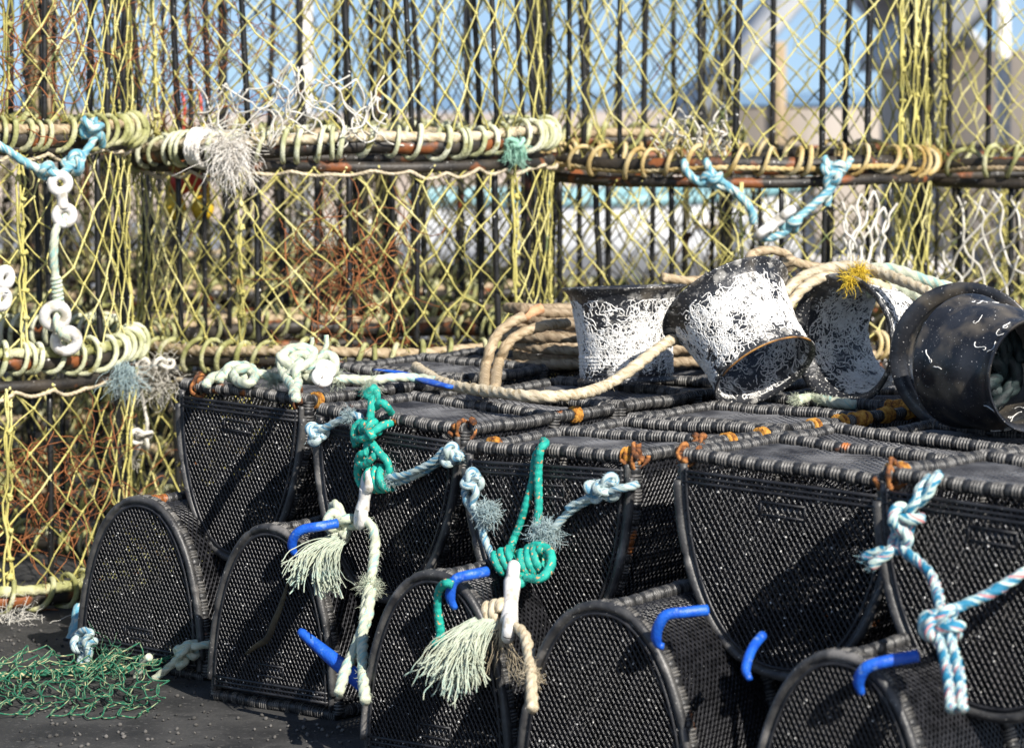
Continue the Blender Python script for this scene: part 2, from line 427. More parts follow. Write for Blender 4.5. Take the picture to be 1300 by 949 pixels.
    for an in (math.radians(48), math.radians(132)):
        A, B = lattice_lines(q0, an, .0115)
        f3 = lambda q: np.stack([q[:, 0], np.full(len(q), L * .58), q[:, 1]], -1)
        bars(mb, f3(A), f3(B), (0, -1, 0), .0032, .004)
    put(mb, 'inner_divider', [M['mesh']], root)
    # inner parlour divider with a funnel of netting
    mb = MB()
    for k in range(44):
        a0 = 2 * PI * k / 44
        for sgn in (1, -1):
            t = np.linspace(0, 1, 9); rad = W * .35 * (1 - t) + .07 * t; an = a0 + sgn * t * 1.0
            p = np.stack([rad * np.cos(an), L * .56 - t * L * .3, H * .42 + rad * np.sin(an) * .85], -1)
            tube(mb, p, .0019, 4, 0)
    put(mb, 'inner_funnel', [M['mesh']], root)
    return root

def pot_matrix(c, yaw, roll=0., w=.47, up=False, pitch=0., w0=.47):
    m = Matrix.Translation(Vector(c)) @ Matrix.Rotation(-math.radians(yaw), 4, 'Z') @ Matrix.Rotation(math.radians(roll), 4, 'Y') @ Matrix.Rotation(math.radians(pitch), 4, 'X')
    if up: m = m @ Matrix.Rotation(PI, 4, 'Y')
    return m @ Matrix.Diagonal((w / w0, 1, 1, 1))

GU = 'upturned pots of the top row'; GL = 'upright pots of the bottom row'; GR = 'upturned pots behind the front row'; GS = 'upright pots under the rear row'
H = .42
potA = make_pot(.47, H, .60, 11, 'black upturned D shaped pot with cream rope knotted along its top, beside the yellow nets', GU)
potB = make_pot(.52, H, .60, 71, 'wide black upturned pot in front of the tilted funnel, bare of rope', GU)
potC = make_pot(.47, H, .56, 131, 'black upright pot at the left end of the bottom row, wholly in view', GL)
UP = {'P1': ((-.676, 7.60, .716), 37, 2.0, .425), 'P2': ((-.284, 7.12, .699), 37, 2.5, .44), 'P3': ((.0875, 6.66, .678), 37, -1.5, .455),
      'P4': ((.574, 6.17, .702), 38, 1.8, .535), 'P5': ((.925, 5.66, .725), 41, 2.0, .53)}
LO = {'L1': ((-.938, 7.66, .01), 38, 1, .435), 'L2': ((-.564, 7.17, .01), 37, 0, .39), 'L3': ((-.155, 6.54, .0), 36, 0, .40), 'L4': ((.202, 6.14, .0), 36, -1, .43), 'L5': ((.622, 5.61, .0), 38, 1, .40)}
pots = {}
potA.matrix_world = pot_matrix(*UP['P1'], up=True); pots['P1'] = potA
potB.matrix_world = pot_matrix(*UP['P4'], up=True, w0=.52); pots['P4'] = potB
pots['P2'] = copy_thing(potA, pot_matrix(*UP['P2'], up=True), 'black upturned pot with the first teal cord and white clip hanging down its end panel')
pots['P3'] = copy_thing(potA, pot_matrix(*UP['P3'], up=True), 'black upturned pot with a rusty top corner and long teal cord loop over its end')
pots['P5'] = copy_thing(potB, pot_matrix(*UP['P5'], up=True, w0=.52), 'black upturned pot at the right edge behind the multicoloured rope')
potC.matrix_world = pot_matrix(*LO['L1']); pots['L1'] = potC
for k, lab in (('L2', 'black upright pot with dried seaweed strip and blue hook beside the leftmost pot'),
               ('L3', 'black upright pot half hidden behind the frayed cream rope tassel'),
               ('L4', 'black upright pot with speckled end panel and blue hook below the long teal loop'),
               ('L5', 'black upright pot lowest in the frame below the widest upturned pot')):
    pots[k] = copy_thing(potC, pot_matrix(*LO[k]), lab)
ax37 = np.array([math.sin(math.radians(37)), math.cos(math.radians(37)), 0])
ax39 = np.array([math.sin(math.radians(39)), math.cos(math.radians(39)), 0])
rear = [('P1', ax37, .63, .0, 37, potA, 'upturned pot behind the one with cream rope along its top'),
        ('P2', ax37, .63, -.005, 36, potA, 'upturned pot under the upright worm crusted funnel'),
        ('P3', ax37, .63, .004, 38, potA, 'upturned pot with orange rust on its edge under the tilted funnel'),
        ('P4', ax39, .63, -.02, 40, potB, 'upturned pot under the plain black funnel at the right'),
        ('P5', ax39, .63, -.02, 42, potB, 'upturned pot behind the one at the right edge'),
        ('P2', ax37, 1.26, -.01, 38, potA, 'upturned pot in the third row under the coiled tan rope'),
        ('P3', ax37, 1.26, 0, 36, potA, 'upturned pot in the third row under the sideways funnel'),
        ('P4', ax39, 1.26, -.03, 39, potB, 'upturned pot in the third row behind the plain black funnel')]
for k, ax, d, dz, yw, src, lab in rear:
    c = np.array(UP[k][0]) + ax * d + np.array([0, 0, dz])
    pots['R%s%.0f' % (k[1], d * 10)] = copy_thing(src, pot_matrix(c, yw, UP[k][2] * .4, UP[k][3], up=True, w0=.52 if src is potB else .47), lab, GR)
sup = [(-.62, 8.32), (-.20, 7.72), (.20, 7.22), (.60, 6.76), (.99, 6.30), (.20, 8.35), (.58, 7.80), (.97, 7.30)]
sup_lab = ['under the rear pot nearest the middle net stack', 'under the gap behind the leftmost teal cord', 'under the upright funnel', 'under the tilted funnel',
           'under the plain black funnel', 'at the back below the coiled tan rope', 'at the back below the sideways funnel', 'at the back right corner of the pile']
for (x, y), l in zip(sup, sup_lab):
    copy_thing(potC, pot_matrix((x, y, .02), 37), 'black upright pot hidden in the pile ' + l, GS)

def front_plane(k):
    m = pots[k].matrix_world
    n = np.array(m.to_3x3() @ Vector((0, -1, 0))); o = np.array(m.translation)
    return o, n
def face(k, px, py, d=.05):
    if k[0] == 'P': d = d + max(0., min(1.2, (py - 690) / 170)) * .30
    o, n = front_plane(k); o = o + n * d
    ray = P(px, py, 1.) - np.array([0, 0, CZ]); t = (o - np.array([0, 0, CZ])).dot(n) / ray.dot(n)
    return np.array([0, 0, CZ]) + ray * t
def top(px, py, z):
    return P(px, py, (CZ - z) * F / (py - 115))
def faces(k, pts, d=.05): return [face(k, p[0], p[1], p[2] if len(p) > 2 else d) for p in pts]

# blue hooks on the lower pots (parts of their pots)
def hook(pot, pts, r=.0115):
    mb = MB(); Pt = spline(pts, .006); rr = np.full(len(Pt), r); rr[-6:] *= np.linspace(1, .6, 6)
    tube(mb, Pt, rr, 12); put(mb, 'hook', [M['blue']], pots[pot])
hook('L2', faces('L2', [(428, 664, .0), (405, 668, .04), (384, 672, .06), (373, 682, .065), (371, 696, .06), (377, 705, .05)]))
hook('L3', faces('L3', [(618, 725, .0), (598, 729, .04), (580, 734, .06), (573, 744, .065), (572, 760, .06), (578, 772, .05)]))
hook('L4', faces('L4', [(898, 774, .0), (868, 777, .04), (847, 780, .06), (838, 790, .065), (833, 805, .06), (836, 818, .05), (843, 820, .045)]))
hook('L5', faces('L5', [(1165, 832, .0), (1130, 838, .04), (1106, 844, .06), (1095, 852, .065), (1090, 866, .06), (1094, 880, .05)]))
hook('P4', faces('P4', [(968, 806, .03), (958, 818, .05), (951, 832, .055), (947, 850, .05), (952, 862, .04)], ), .010)

# rusty ties at pot corners (parts)
def tie(pot, lx, ly, lz, rad=.024, turns=2.4, tail=True):
    m = pots[pot].matrix_world; mb = MB()
    turns = min(turns, 1.35); a = np.linspace(0, turns * 2 * PI, 40); q = rng.uniform(0, 6, 3)
    rj = rad * (1 + .14 * np.sin(a * 2.3 + q[0]) + .08 * np.sin(a * 5 + q[1]))
    pts = np.stack([lx + (a / a[-1] - .5) * .030 + .006 * np.sin(a * 1.7 + q[2]), ly + rj * np.cos(a), lz + rj * np.sin(a)], -1)
    if tail: pts = np.concatenate([pts, [[lx + .02, ly - rad - .006, lz + .006], [lx + .026, ly - rad - .012, lz + .026]]])
    for _ in range(8):      # rust scale
        c = np.array([lx + rng.normal(0, .012), ly + rng.normal(0, .010), lz + rng.normal(0, .012)]); c = np.array(m @ Vector(c)); d = unit(rng.normal(0, 1, 3)) * rng.uniform(.004, .010)
        tube(mb, np.array([c - d, c, c + d]), np.array([.003, rng.uniform(.008, .013), .003]), 7)
    W3 = np.array([np.array(m @ Vector(p)) for p in pts])
    sp = spline(W3[::2], .004); tube(mb, sp, .0050 * (1 + .25 * np.sin(np.arange(len(sp)) * .7) * np.sin(np.arange(len(sp)) * .23)), 8); put(mb, 'rusty_tie', [M['rust']], pots[pot])
W47, W52 = .47 / 2, .52 / 2
M['orange_rust'] = mat('orange_rust', [(.16, .05, .012), (.50, .22, .03), (.62, .33, .06)], .85, 70, bump=.8, bscale=220)
def rust_sleeve(pot, p0, p1, sd):
    m = pots[pot].matrix_world; mb = MB(); t = np.linspace(0, 1, 70)[:, None]
    Pt = np.array(p0) + (np.array(p1) - np.array(p0)) * t; Pt = np.array([np.array(m @ Vector(p)) for p in Pt]); lr = np.random.default_rng(sd)
    r = .0165 + .0035 * np.abs(np.sin(np.arange(70) * .55)) + .002 * np.sin(np.arange(70) * .13 + sd); tube(mb, Pt, r, 12); put(mb, 'rust_sleeve', [M['orange_rust']], pots[pot])
rust_sleeve('P3', (-W47, .355, .003), (-W47, .385, .003), 1); rust_sleeve('P3', (-W47, .50, .003), (-W47, .53, .003), 2); rust_sleeve('P3', (-W47 + .03, 0, 0), (-W47 + .005, 0, 0), 3)
for q, (a_, b_) in enumerate(((.10, .125), (.22, .25), (.29, .36), (.42, .47), (.53, .575))): rust_sleeve('R36', (-W47, a_, .003), (-W47, b_, .003), q)
rust_sleeve('R36', (-W47 + .02, .60, 0), (-W47 + .09, .60, 0), 4); rust_sleeve('P2', (-W47, .42, .003), (-W47, .445, .003), 5); rust_sleeve('P3', (W47 - .02, .05, .003), (W47 - .02, .07, .003), 6); rust_sleeve('P5', (W52, .02, .003), (W52, .07, .003), 7); rust_sleeve('P1', (-W47, .02, .003), (-W47, .04, .003), 8)
tie('P3', -W47, 0, 0); tie('P2', -W47 + .01, 0, 0); tie('P1', W47 - .055, 0, 0, .026, 1.2, False); tie('P1', -W47 + .035, 0, 0, .026, 1.2, False)
tie('P5', W52 - .02, 0, 0, .028, 2.0); tie('P4', -W52, 0, 0, .024, 1.6); tie('P3', -W47, .26, 0, .021, 1.5, False); tie('P4', W52, 0, 0, .020, 1.5, False)

# ------------------------------------------------------------------ net creels behind
def make_creel(R, h, seed, ringmat, wrapmat, netmat, label, group, cells=42, n_wr=60, seam=None, detail=True, rope_r=.0165):
    lr = np.random.default_rng(seed)
    root = empty('net_creel', Matrix.Identity(4), label, 'creel', group)
    th = np.linspace(0, 2 * PI, 161)
    circ = lambda r, z: np.stack([r * np.cos(th), r * np.sin(th), np.full(len(th), z) if np.isscalar(z) else z], -1)
    wob = .006 * np.sin(3 * th + lr.uniform(0, 6)) + .004 * np.sin(7 * th + lr.uniform(0, 6))
    mb = MB(); tube(mb, circ(R, .035 + wob), .024, 10, closed=True); put(mb, 'base_ring', [M['ringsteel']], root)
    mb = MB(); tube(mb, circ(R, h - .020 + wob * .5), .017, 8, closed=True); put(mb, 'top_ring', [M['ringsteel']], root)
    mb = MB(); laid(mb, circ(R + .016 + wob * .6, .062 + wob - (.040 if rope_r < .012 else 0)), rope_r, raw=True); put(mb, 'ring_rope', [ringmat], root)
    # rope wound round the base ring, unevenly spaced
    mb = MB()
    t = np.linspace(0, 1, n_wr * 16)
    ang = 2 * PI * t + .045 * np.sin(2 * PI * t * 9 + lr.uniform(0, 6)) + .02 * np.sin(2 * PI * t * 23 + lr.uniform(0, 6))
    mn = 2 * PI * n_wr * t
    rr = .042 + .006 * np.sin(ang * 11 + 1)
    x = (R + .006 + rr * np.cos(mn)); z = .046 + (rr + .004) * np.sin(mn) + np.interp(ang % (2 * PI), th, wob)
    W3 = np.stack([x * np.cos(ang), x * np.sin(ang), z], -1)
    Rw = .0078 if detail else .009
    tube(mb, W3, Rw * (1 + .12 * np.sin(np.arange(len(W3)) * .11)), 8)
    put(mb, 'rope_wrapping', [wrapmat], root)
    if detail and wrapmat is not M['ochre']:   # pale lacing under the top ring
        mb = MB(); k = int(lr.integers(30, 38))
        a = np.linspace(0, 2 * PI, k * 8); zz = h - .034 - .014 * np.abs(np.sin(a * k / 2)) * (1 + .6 * np.sin(a * 5)) + .006 * np.sin(a * 13); rr = R + .012 + .008 * np.cos(a * k)
        laid(mb, np.stack([rr * np.cos(a), rr * np.sin(a), zz], -1), .0058, raw=True); put(mb, 'lacing', [M['cream']], root)
    nb = 15; a0 = lr.uniform(0, 1)
    for i in range(nb):
        a = a0 + 2 * PI * i / nb + lr.normal(0, .10); zz = np.linspace(.03, h - .02, 9)
        r = R - .012 + .010 * np.sin(zz / h * PI * lr.uniform(.7, 2)) * lr.uniform(-1, 1); aa = a + lr.normal(0, .012) * zz / h
        mb = MB(); tube(mb, np.stack([r * np.cos(aa), r * np.sin(aa), zz], -1), lr.uniform(.0080, .0112), 8); put(mb, 'upright_bar', [M['bar']], root)
    # netting
    mb = MB(); rows = 9
    m1, p1, m2, p2 = lr.integers(3, 6), lr.uniform(0, 6), lr.integers(7, 11), lr.uniform(0, 6)
    J = np.arange(rows + 1)
    jit = lr.normal(0, 1, (rows + 1, cells, 3))
    def node(j, i):
        i = i % cells
        a = 2 * PI * (i + (j % 2) * .5) / cells
        a = a + .24 / m1 * np.sin(m1 * a + p1 + j * .1) + .12 / m2 * np.sin(m2 * a + p2 - j * .2)
        q = jit[j, i]
        a = a + q[0] * .010; zz = .05 + (h - .07) * j / rows + (q[1] * .007 if 0 < j < rows else 0)
        r = R + .010 - .012 * math.sin(PI * j / rows) + q[2] * .003
        return np.array([r * math.cos(a), r * math.sin(a), zz])
    for i in range(cells):
        for sgn in (0, 1):
            ii = i; pts = [node(0, ii)]
            for j in range(rows):
                if sgn == 0: ii = ii + (1 if j % 2 == 1 else 0)
                else: ii = ii - (1 if j % 2 == 0 else 0)
                pts.append(node(j + 1, ii))
            pts = np.array(pts); mid = (pts[1:] + pts[:-1]) / 2 + lr.normal(0, .0022, (rows, 3))
            q = np.empty((2 * rows + 1, 3)); q[0::2] = pts; q[1::2] = mid
            r = np.full(len(q), .0027) * lr.uniform(.85, 1.2)
            tube(mb, q, r, 5)
    if detail:
        for j in range(rows + 1):
            for i in range(cells):
                c = node(j, i); d = unit(lr.normal(0, 1, 3))
                tube(mb, np.array([c - d * .006, c, c + d * .006]), np.array([.003, .0066, .003]), 5)
    seams = [lr.uniform(0, 6.28)] if seam is None else seam
    for sa in seams:
        for k in range(3):
            zz = np.linspace(.04, h - .02, 14); a = sa + lr.normal(0, .014, 14) * .6 + (k - 2) * .010; r = R + .014 + lr.normal(0, .003, 14)
            tube(mb, np.stack([r * np.cos(a), r * np.sin(a), zz], -1), .0035, 5)
        for zz in np.arange(.08, h - .05, .085):
            c = np.array([(R + .016) * math.cos(sa), (R + .016) * math.sin(sa), zz + lr.normal(0, .01)])
            for q in range(3):
                d = unit(lr.normal(0, 1, 3)) * .012; tube(mb, np.array([c - d, c, c + d]), np.array([.004, .007, .004]), 6)
    for q in range(9 if detail else 5):    # stray slack lines
        a = lr.uniform(0, 2 * PI); zz = np.linspace(lr.uniform(.05, .3), lr.uniform(.4, h - .03), 7); aa = a + np.cumsum(lr.normal(0, .05, 7)); rr = R + lr.uniform(-.05, .012) + lr.normal(0, .006, 7)
        tube(mb, spline(np.stack([rr * np.cos(aa), rr * np.sin(aa), zz], -1), .03), lr.uniform(.0014, .0026), 4)
    put(mb, 'netting', [netmat], root)
    if detail:      # weed clinging along the base ring
        global rng
        keep = rng; rng = lr; mb = MB()
        for q in range(230):
            a = lr.uniform(0, 2 * PI); a += .3 * math.sin(a * 5); u = lr.uniform(-.3, 1)
            c = np.array([(R + lr.uniform(-.01, .04)) * math.cos(a), (R + lr.uniform(-.01, .04)) * math.sin(a), .06 + .03 * u])
            fibres(mb, c, 2, lr.uniform(.02, .06), (math.cos(a) * .4, math.sin(a) * .4, .9 if u > 0 else -.9), .7, .0013, 0, .3, .006)
        w_ = put(mb, 'weed_fuzz', [M['weed']], root); w_['kind'] = 'stuff'; rng = keep
    return root

RC = .66
COLS = [(-1.81, 9.00, .66), (-.543, 9.60, .635), (.742, 10.15, .605), (2.02, 10.50, .595)]
pos_col = ['far left', 'left middle', 'right middle', 'far right']
GC = 'yellow netted creels of the front stacks'
ring_style = {(0, 2): ('tan', 'moss'), (0, 1): ('moss', 'palegreen'), (0, 0): ('moss', 'moss'), (1, 2): ('cream', 'palegreen'), (1, 1): ('tan', 'moss'), (1, 0): ('tan', 'moss'),
              (2, 2): ('ochre', 'ochre'), (2, 1): ('tan', 'ochre'), (2, 0): ('tan', 'moss'), (3, 2): ('tan', 'moss'), (3, 1): ('ochre', 'ochre'), (3, 0): ('tan', 'moss')}
lvl_name = ['lowest', 'middle', 'topmost']
ring_word = {(0, 2): 'with light blue rope on it', (0, 1): 'with a pale green wound ring', (0, 0): 'behind the leftmost pot',
             (1, 2): 'with thick cream rope on its ring', (1, 1): 'with a rusty tangle inside', (1, 0): 'hidden behind the pots',
             (2, 2): 'with an ochre wound rusty ring', (2, 1): 'behind the worm crusted funnels', (2, 0): 'hidden behind the funnels',
             (3, 2): 'with few ochre turns', (3, 1): 'with white net hanging on it', (3, 0): 'hidden at the right'}
front_seams = {(0, 2): [-PI / 2 + .62], (0, 1): [-PI / 2 + .7], (0, 0): [-PI / 2 + .45, -PI / 2 + .62], (1, 2): [-PI / 2 - .9], (1, 1): [-PI / 2 - .42, -PI / 2 + .95],
               (2, 2): [-PI / 2 + 1.05, -PI / 2 + .9], (3, 2): [-PI / 2 - 1.0, -PI / 2 - 1.15]}
creels = {}
for ci, (cx, cy, hh) in enumerate(COLS):
    for lv in range(3):
        h3 = hh + (.11 if lv == 2 else 0)
        a, b = ring_style[(ci, lv)]
        r = make_creel(RC, h3, 100 + ci * 10 + lv, M[a], M[b], M['net'],
                       'yellow netted creel %s of the %s stack, %s' % (lvl_name[lv], pos_col[ci], ring_word[(ci, lv)]), GC,
                       cells=37 + (ci + lv) % 3, n_wr=({(0, 1): 74, (1, 2): 70, (0, 2): 80, (2, 2): 46, (3, 2): 30}.get((ci, lv), 54)), rope_r=(.010 if ci >= 2 else .0165), seam=front_seams.get((ci, lv)))
        tilt = {(1, 2): -2.2, (1, 1): -.5, (0, 1): -1.5, (0, 2): .6, (2, 2): .5, (3, 2): .4}.get((ci, lv), 0)
        r.matrix_world = Matrix.Translation((cx + .012 * math.sin(5 * ci + 3 * lv), cy, .0 + hh * lv)) @ Matrix.Rotation(math.radians(tilt), 4, 'Y')
        creels[(ci, lv)] = r
GB = 'dark netted creels of the rear stacks'
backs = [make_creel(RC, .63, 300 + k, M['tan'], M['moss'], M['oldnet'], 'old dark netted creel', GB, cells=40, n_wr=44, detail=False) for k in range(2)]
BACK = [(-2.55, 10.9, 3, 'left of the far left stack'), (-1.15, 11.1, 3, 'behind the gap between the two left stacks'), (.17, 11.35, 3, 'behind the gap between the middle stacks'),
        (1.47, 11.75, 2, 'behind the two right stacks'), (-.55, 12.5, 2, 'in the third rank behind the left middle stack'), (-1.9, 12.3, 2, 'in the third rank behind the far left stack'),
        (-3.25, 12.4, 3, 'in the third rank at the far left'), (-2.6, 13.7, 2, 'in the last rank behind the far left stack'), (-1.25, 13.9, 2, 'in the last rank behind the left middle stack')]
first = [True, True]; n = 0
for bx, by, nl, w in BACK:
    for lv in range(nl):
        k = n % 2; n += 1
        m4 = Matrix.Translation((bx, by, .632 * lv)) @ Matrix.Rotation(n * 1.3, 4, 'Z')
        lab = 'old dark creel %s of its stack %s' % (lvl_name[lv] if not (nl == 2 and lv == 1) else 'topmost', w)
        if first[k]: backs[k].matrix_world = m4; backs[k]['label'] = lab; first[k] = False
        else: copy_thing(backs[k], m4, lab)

def cyl(ci, px, py, dr=.03):
    cx, cy, _ = COLS[ci]; o = np.array([0, 0, CZ]); d = P(px, py, 1.) - o
    a = d[0] ** 2 + d[1] ** 2; b = -2 * (d[0] * cx + d[1] * cy); c = cx * cx + cy * cy - (RC + dr) ** 2
    q = b * b - 4 * a * c
    t = (-b - math.sqrt(q)) / (2 * a) if q > 0 else -b / (2 * a)
    return o + d * t
def cyls(ci, pts, dr=.03): return [cyl(ci, p[0], p[1], p[2] if len(p) > 2 else dr) for p in pts]

# ------------------------------------------------------------------ toggles (white two-eyed clips)
def toggle_mesh(mb, p0, p1, nrm, ro=.033, ri=.0115):
    """two eyes joined by a waist; eyes lie in the plane with normal nrm"""
    p0 = np.asarray(p0, float); p1 = np.asarray(p1, float); ax = unit(p1 - p0); nrm = unit(np.asarray(nrm, float) - ax * ax.dot(nrm)); sd = np.cross(nrm, ax)
    a = np.linspace(0, 2 * PI, 33)
    for c in (p0 + ax * ro, p1 - ax * ro):
        tube(mb, c + (ro - ri) * (np.cos(a)[:, None] * ax + np.sin(a)[:, None] * sd), ri, 12, closed=True)
    A = p0 + ax * ro * 1.6; B = p1 - ax * ro * 1.6
    t = np.linspace(0, 1, 15)[:, None]
    tube(mb, A + (B - A) * t, np.interp(t[:, 0], [0, .5, 1], [ri * 1.35, ri * 1.1, ri * 1.35]), 14)

# ------------------------------------------------------------------ rope set 1 : teal cord and clip on pot P2
r1 = world_thing('rope_bridle', face('P2', 470, 640), 'teal cord knotted to a white clip with cream rope and small frayed tassel', 'rope', 'rope bridles hanging on the pots')
mb = MB(); K = 'P2'
braid(mb, faces(K, [(472, 500, .0), (472, 512, .05), (470, 530, .06), (468, 550, .06), (466, 572, .065), (464, 592, .06)]), .010)
braid(mb, faces(K, [(475, 518, .04), (484, 511, .05), (492, 517, .04), (498, 526, .0)]), .009)
braid(mb, faces(K, [(496, 537, .02), (486, 540, .05), (475, 547, .07), (462, 556, .075), (452, 556, .06), (450, 545, .06), (458, 536, .055), (468, 534, .05)]), .0095)
braid(mb, faces(K, [(453, 566, .05), (450, 553, .045), (455, 543, .05), (465, 545, .075), (474, 556, .08)]), .0095)
braid(mb, faces(K, [(470, 560, .06), (482, 575, .07), (491, 585, .07), (494, 597, .065), (490, 607, .06)]), .0095)
braid(mb, faces(K, [(462, 580, .06), (455, 590, .06), (455, 606, .05), (461, 617, .05), (468, 608, .06)]), .0095)
braid(mb, faces(K, [(466, 574, .07), (458, 577, .07), (455, 585, .06), (462, 590, .07), (474, 580, .075), (480, 572, .06)]), .009)
whip(mb, face(K, 474, 608, .055), face(K, 494, 606, .055), .026, .0095, 2.6)
knot(mb, face(K, 470, 543, .06), .045, .0095, fn='braid'); knot(mb, face(K, 473, 500, .03), .03, .009, fn='braid')
fibres(mb, face(K, 470, 500, .04), 60, .03, (0, -.2, .6), .8, mi=0)
put(mb, 'teal_cord', [M['teal']], r1)
mb = MB(); toggle_mesh(mb, face(K, 470, 596, .075), face(K, 455, 672, .075), np.array([1., .25, .2]), .030, .0125); put(mb, 'toggle', [M['white']], r1)
mb = MB()
for q in [[(396, 553), (408, 546), (424, 537), (440, 529), (452, 527), (461, 535), (464, 550)], [(394, 545), (404, 556), (412, 553)]]:
    laid(mb, faces(K, q, .05), .0095)
knot(mb, face(K, 402, 550, .05), .048, .0095)
fibres(mb, face(K, 444, 528, .055), 110, .032, (0, -.5, .2), .9)
put(mb, 'pale_rope', [M['mintblue']], r1)
mb = MB()
laid(mb, faces(K, [(492, 612), (510, 610), (528, 603), (545, 594), (560, 583), (575, 577)], .055), .0095)
laid(mb, faces(K, [(494, 606), (512, 603), (530, 596), (546, 588), (556, 580), (562, 572), (572, 574), (578, 582), (584, 580)], .068), .009)
knot(mb, face(K, 574, 578, .06), .05, .009)
fibres(mb, face(K, 497, 608, .06), 160, .034, (-.4, -.4, .2), .9)
put(mb, 'bound_rope', [M['mintblue']], r1)
mb = MB()
Pt = laid(mb, faces(K, [(458, 660, .07), (468, 663, .08), (475, 676, .075), (476, 695, .07), (474, 715, .07), (471, 735, .08), (466, 760, .09), (462, 790, .10), (460, 820, .11), (461, 860, .12), (464, 890, .12)]), .0125)
fuzz_along(mb, Pt, .0125, 260, .016)
Pt = laid(mb, faces(K, [(474, 742, .06), (470, 760, .10), (466, 785, .09), (456, 808, .09), (447, 832, .10), (438, 852, .11), (430, 880, .12)]), .0125)
fibres(mb, face(K, 470, 744, .08), 240, .045, (0, -.3, .1), 1.0)
laid(mb, faces(K, [(458, 663, .06), (446, 668, .06), (438, 660, .065), (430, 645, .07), (424, 640, .06), (422, 652, .05), (428, 672, .06), (440, 680, .075)]), .0115)
knot(mb, face(K, 432, 664, .07), .066, .0115)
knot(mb, face(K, 432, 674, .06), .05, .011)
put(mb, 'cream_rope', [M['mint']], r1)
mb = MB()
def tassel(mb, K, start, ends, n, r, d0=.07, wav=.004, d1=None):
    for (ex, ey) in ends:
        for q in range(int(n * 2.2)):
            a = face(K, start[0] + rng.normal(0, 3), start[1] + rng.normal(0, 2), d0); b = face(K, ex + rng.normal(0, 5), ey + rng.normal(0, 6), (d0 - .01 if d1 is None else d1) + rng.normal(0, .008))
            t = np.linspace(0, 1, 12)[:, None]; s = np.array([0, -.012, -.02]) * (t * (1 - t) * 4) + np.array([-.02, 0, .03]) * (t * (1 - t) * 4) * rng.uniform(.3, 1.2)
            p = a + (b - a) * t + s + np.cumsum(rng.normal(0, wav * .6, (12, 3)), 0) * t
            tube(mb, spline(p, .008), r * rng.uniform(.35, .85), 5)
tassel(mb,K, (425, 682), [(372, 732), (380, 736), (368, 728)], 9, .0022, .10, .004, .21)
tassel(mb,K, (430, 686), [(404, 748), (412, 750), (420, 744)], 9, .0024, .10, .004, .21)
tassel(mb,K, (434, 688), [(432, 745), (408, 735)], 7, .0024, .10, .004, .21)
put(mb, 'tassel', [M['mint']], r1)

# ------------------------------------------------------------------ rope set 2 : on pot P3
K = 'P3'
r2 = world_thing('rope_bridle', face(K, 650, 740), 'long teal cord loop with white clip and big frayed cream tassel', 'rope', 'rope bridles hanging on the pots')
mb = MB()
braid(mb, faces(K, [(690, 560, -.01), (692, 563, .04), (686, 572, .055), (683, 600, .05), (684, 640, .05), (682, 670, .055), (686, 695, .07), (696, 706, .08)]), .0095)
braid(mb, faces(K, [(688, 566, .04), (680, 580, .045), (676, 610, .04), (668, 640, .045), (660, 665, .045), (652, 685, .05), (648, 700, .06)]), .0085)
whip(mb, face(K, 633, 716, .06), face(K, 658, 706, .06), .025, .0088, 2.9)
whip(mb, face(K, 668, 716, .06), face(K, 694, 708, .06), .030, .0088, 3.2)
braid(mb, faces(K, [(664, 722, .07), (668, 700, .09), (682, 692, .1), (698, 700, .09), (699, 718, .08), (686, 734, .08), (668, 732, .08)]), .010)
braid(mb, faces(K, [(648, 740, .05), (652, 742, .07), (664, 738, .07), (660, 726, .06)]), .010)
put(mb, 'teal_cord', [M['teal']], r2)
mb = MB(); toggle_mesh(mb, face(K, 652, 717, .085), face(K, 645, 810, .09), np.array([1., .35, .1]), .034, .0145); put(mb, 'toggle', [M['white']], r2)
mb = MB()
laid(mb, faces(K, [(808, 615, .02), (798, 618, .05), (785, 620, .06), (770, 625, .06), (752, 632, .055), (735, 641, .055), (718, 654, .055), (705, 668, .06), (697, 676, .06)], .05), .0095)
laid(mb, faces(K, [(780, 612), (765, 616), (757, 626), (742, 634), (728, 640), (720, 646)], .062), .0085)
knot(mb, face(K, 772, 618, .055), .052, .0095); knot(mb, face(K, 757, 622, .055), .045, .009)
fibres(mb, face(K, 692, 676, .06), 420, .040, (0, -.3, 0), 1.0, r=.0011, c_jit=.012)
laid(mb, faces(K, [(690, 684, .06), (682, 700, .07), (674, 712, .06)]), .0095)
put(mb, 'bound_rope', [M['mintblue']], r2)
mb = MB()
laid(mb, faces(K, [(592, 602), (598, 612), (591, 622), (593, 636), (602, 650), (608, 660)], .05), .0092)
laid(mb, faces(K, [(608, 604), (600, 612), (604, 625), (600, 640), (608, 654), (614, 680), (622, 700), (632, 718)], .058), .0092)
knot(mb, face(K, 600, 610, .055), .045, .009)
fibres(mb, face(K, 618, 650, .06), 300, .036, (.5, -.3, 0), .9, r=.0011, c_jit=.01)
put(mb, 'pale_rope', [M['mintblue']], r2)
mb = MB()
Pt = laid(mb, faces(K, [(646, 800, .08), (656, 796, .10), (666, 806, .10), (671, 825, .10), (674, 850, .11), (675, 870, .11), (676, 900, .12)]), .0125)
fibres(mb, face(K, 674, 858, .1), 160, .04, (0, -.3, .1), 1.0)
whip(mb, face(K, 622, 780, .075), face(K, 641, 777, .075), .022, .011, 2.2, fn='laid')
fibres(mb, face(K, 638, 790, .09), 26, .16, (-.1, -.2, -1), .35, r=.0009, droop=1.2)
put(mb, 'cream_rope', [M['cream']], r2)
mb = MB()
tassel(mb, K, (622, 778), [(545, 850), (552, 856), (540, 860), (562, 862)], 12, .0022, .085, .006)
tassel(mb, K, (624, 782), [(575, 866), (588, 868), (600, 864), (570, 880)], 12, .0022, .085, .006)
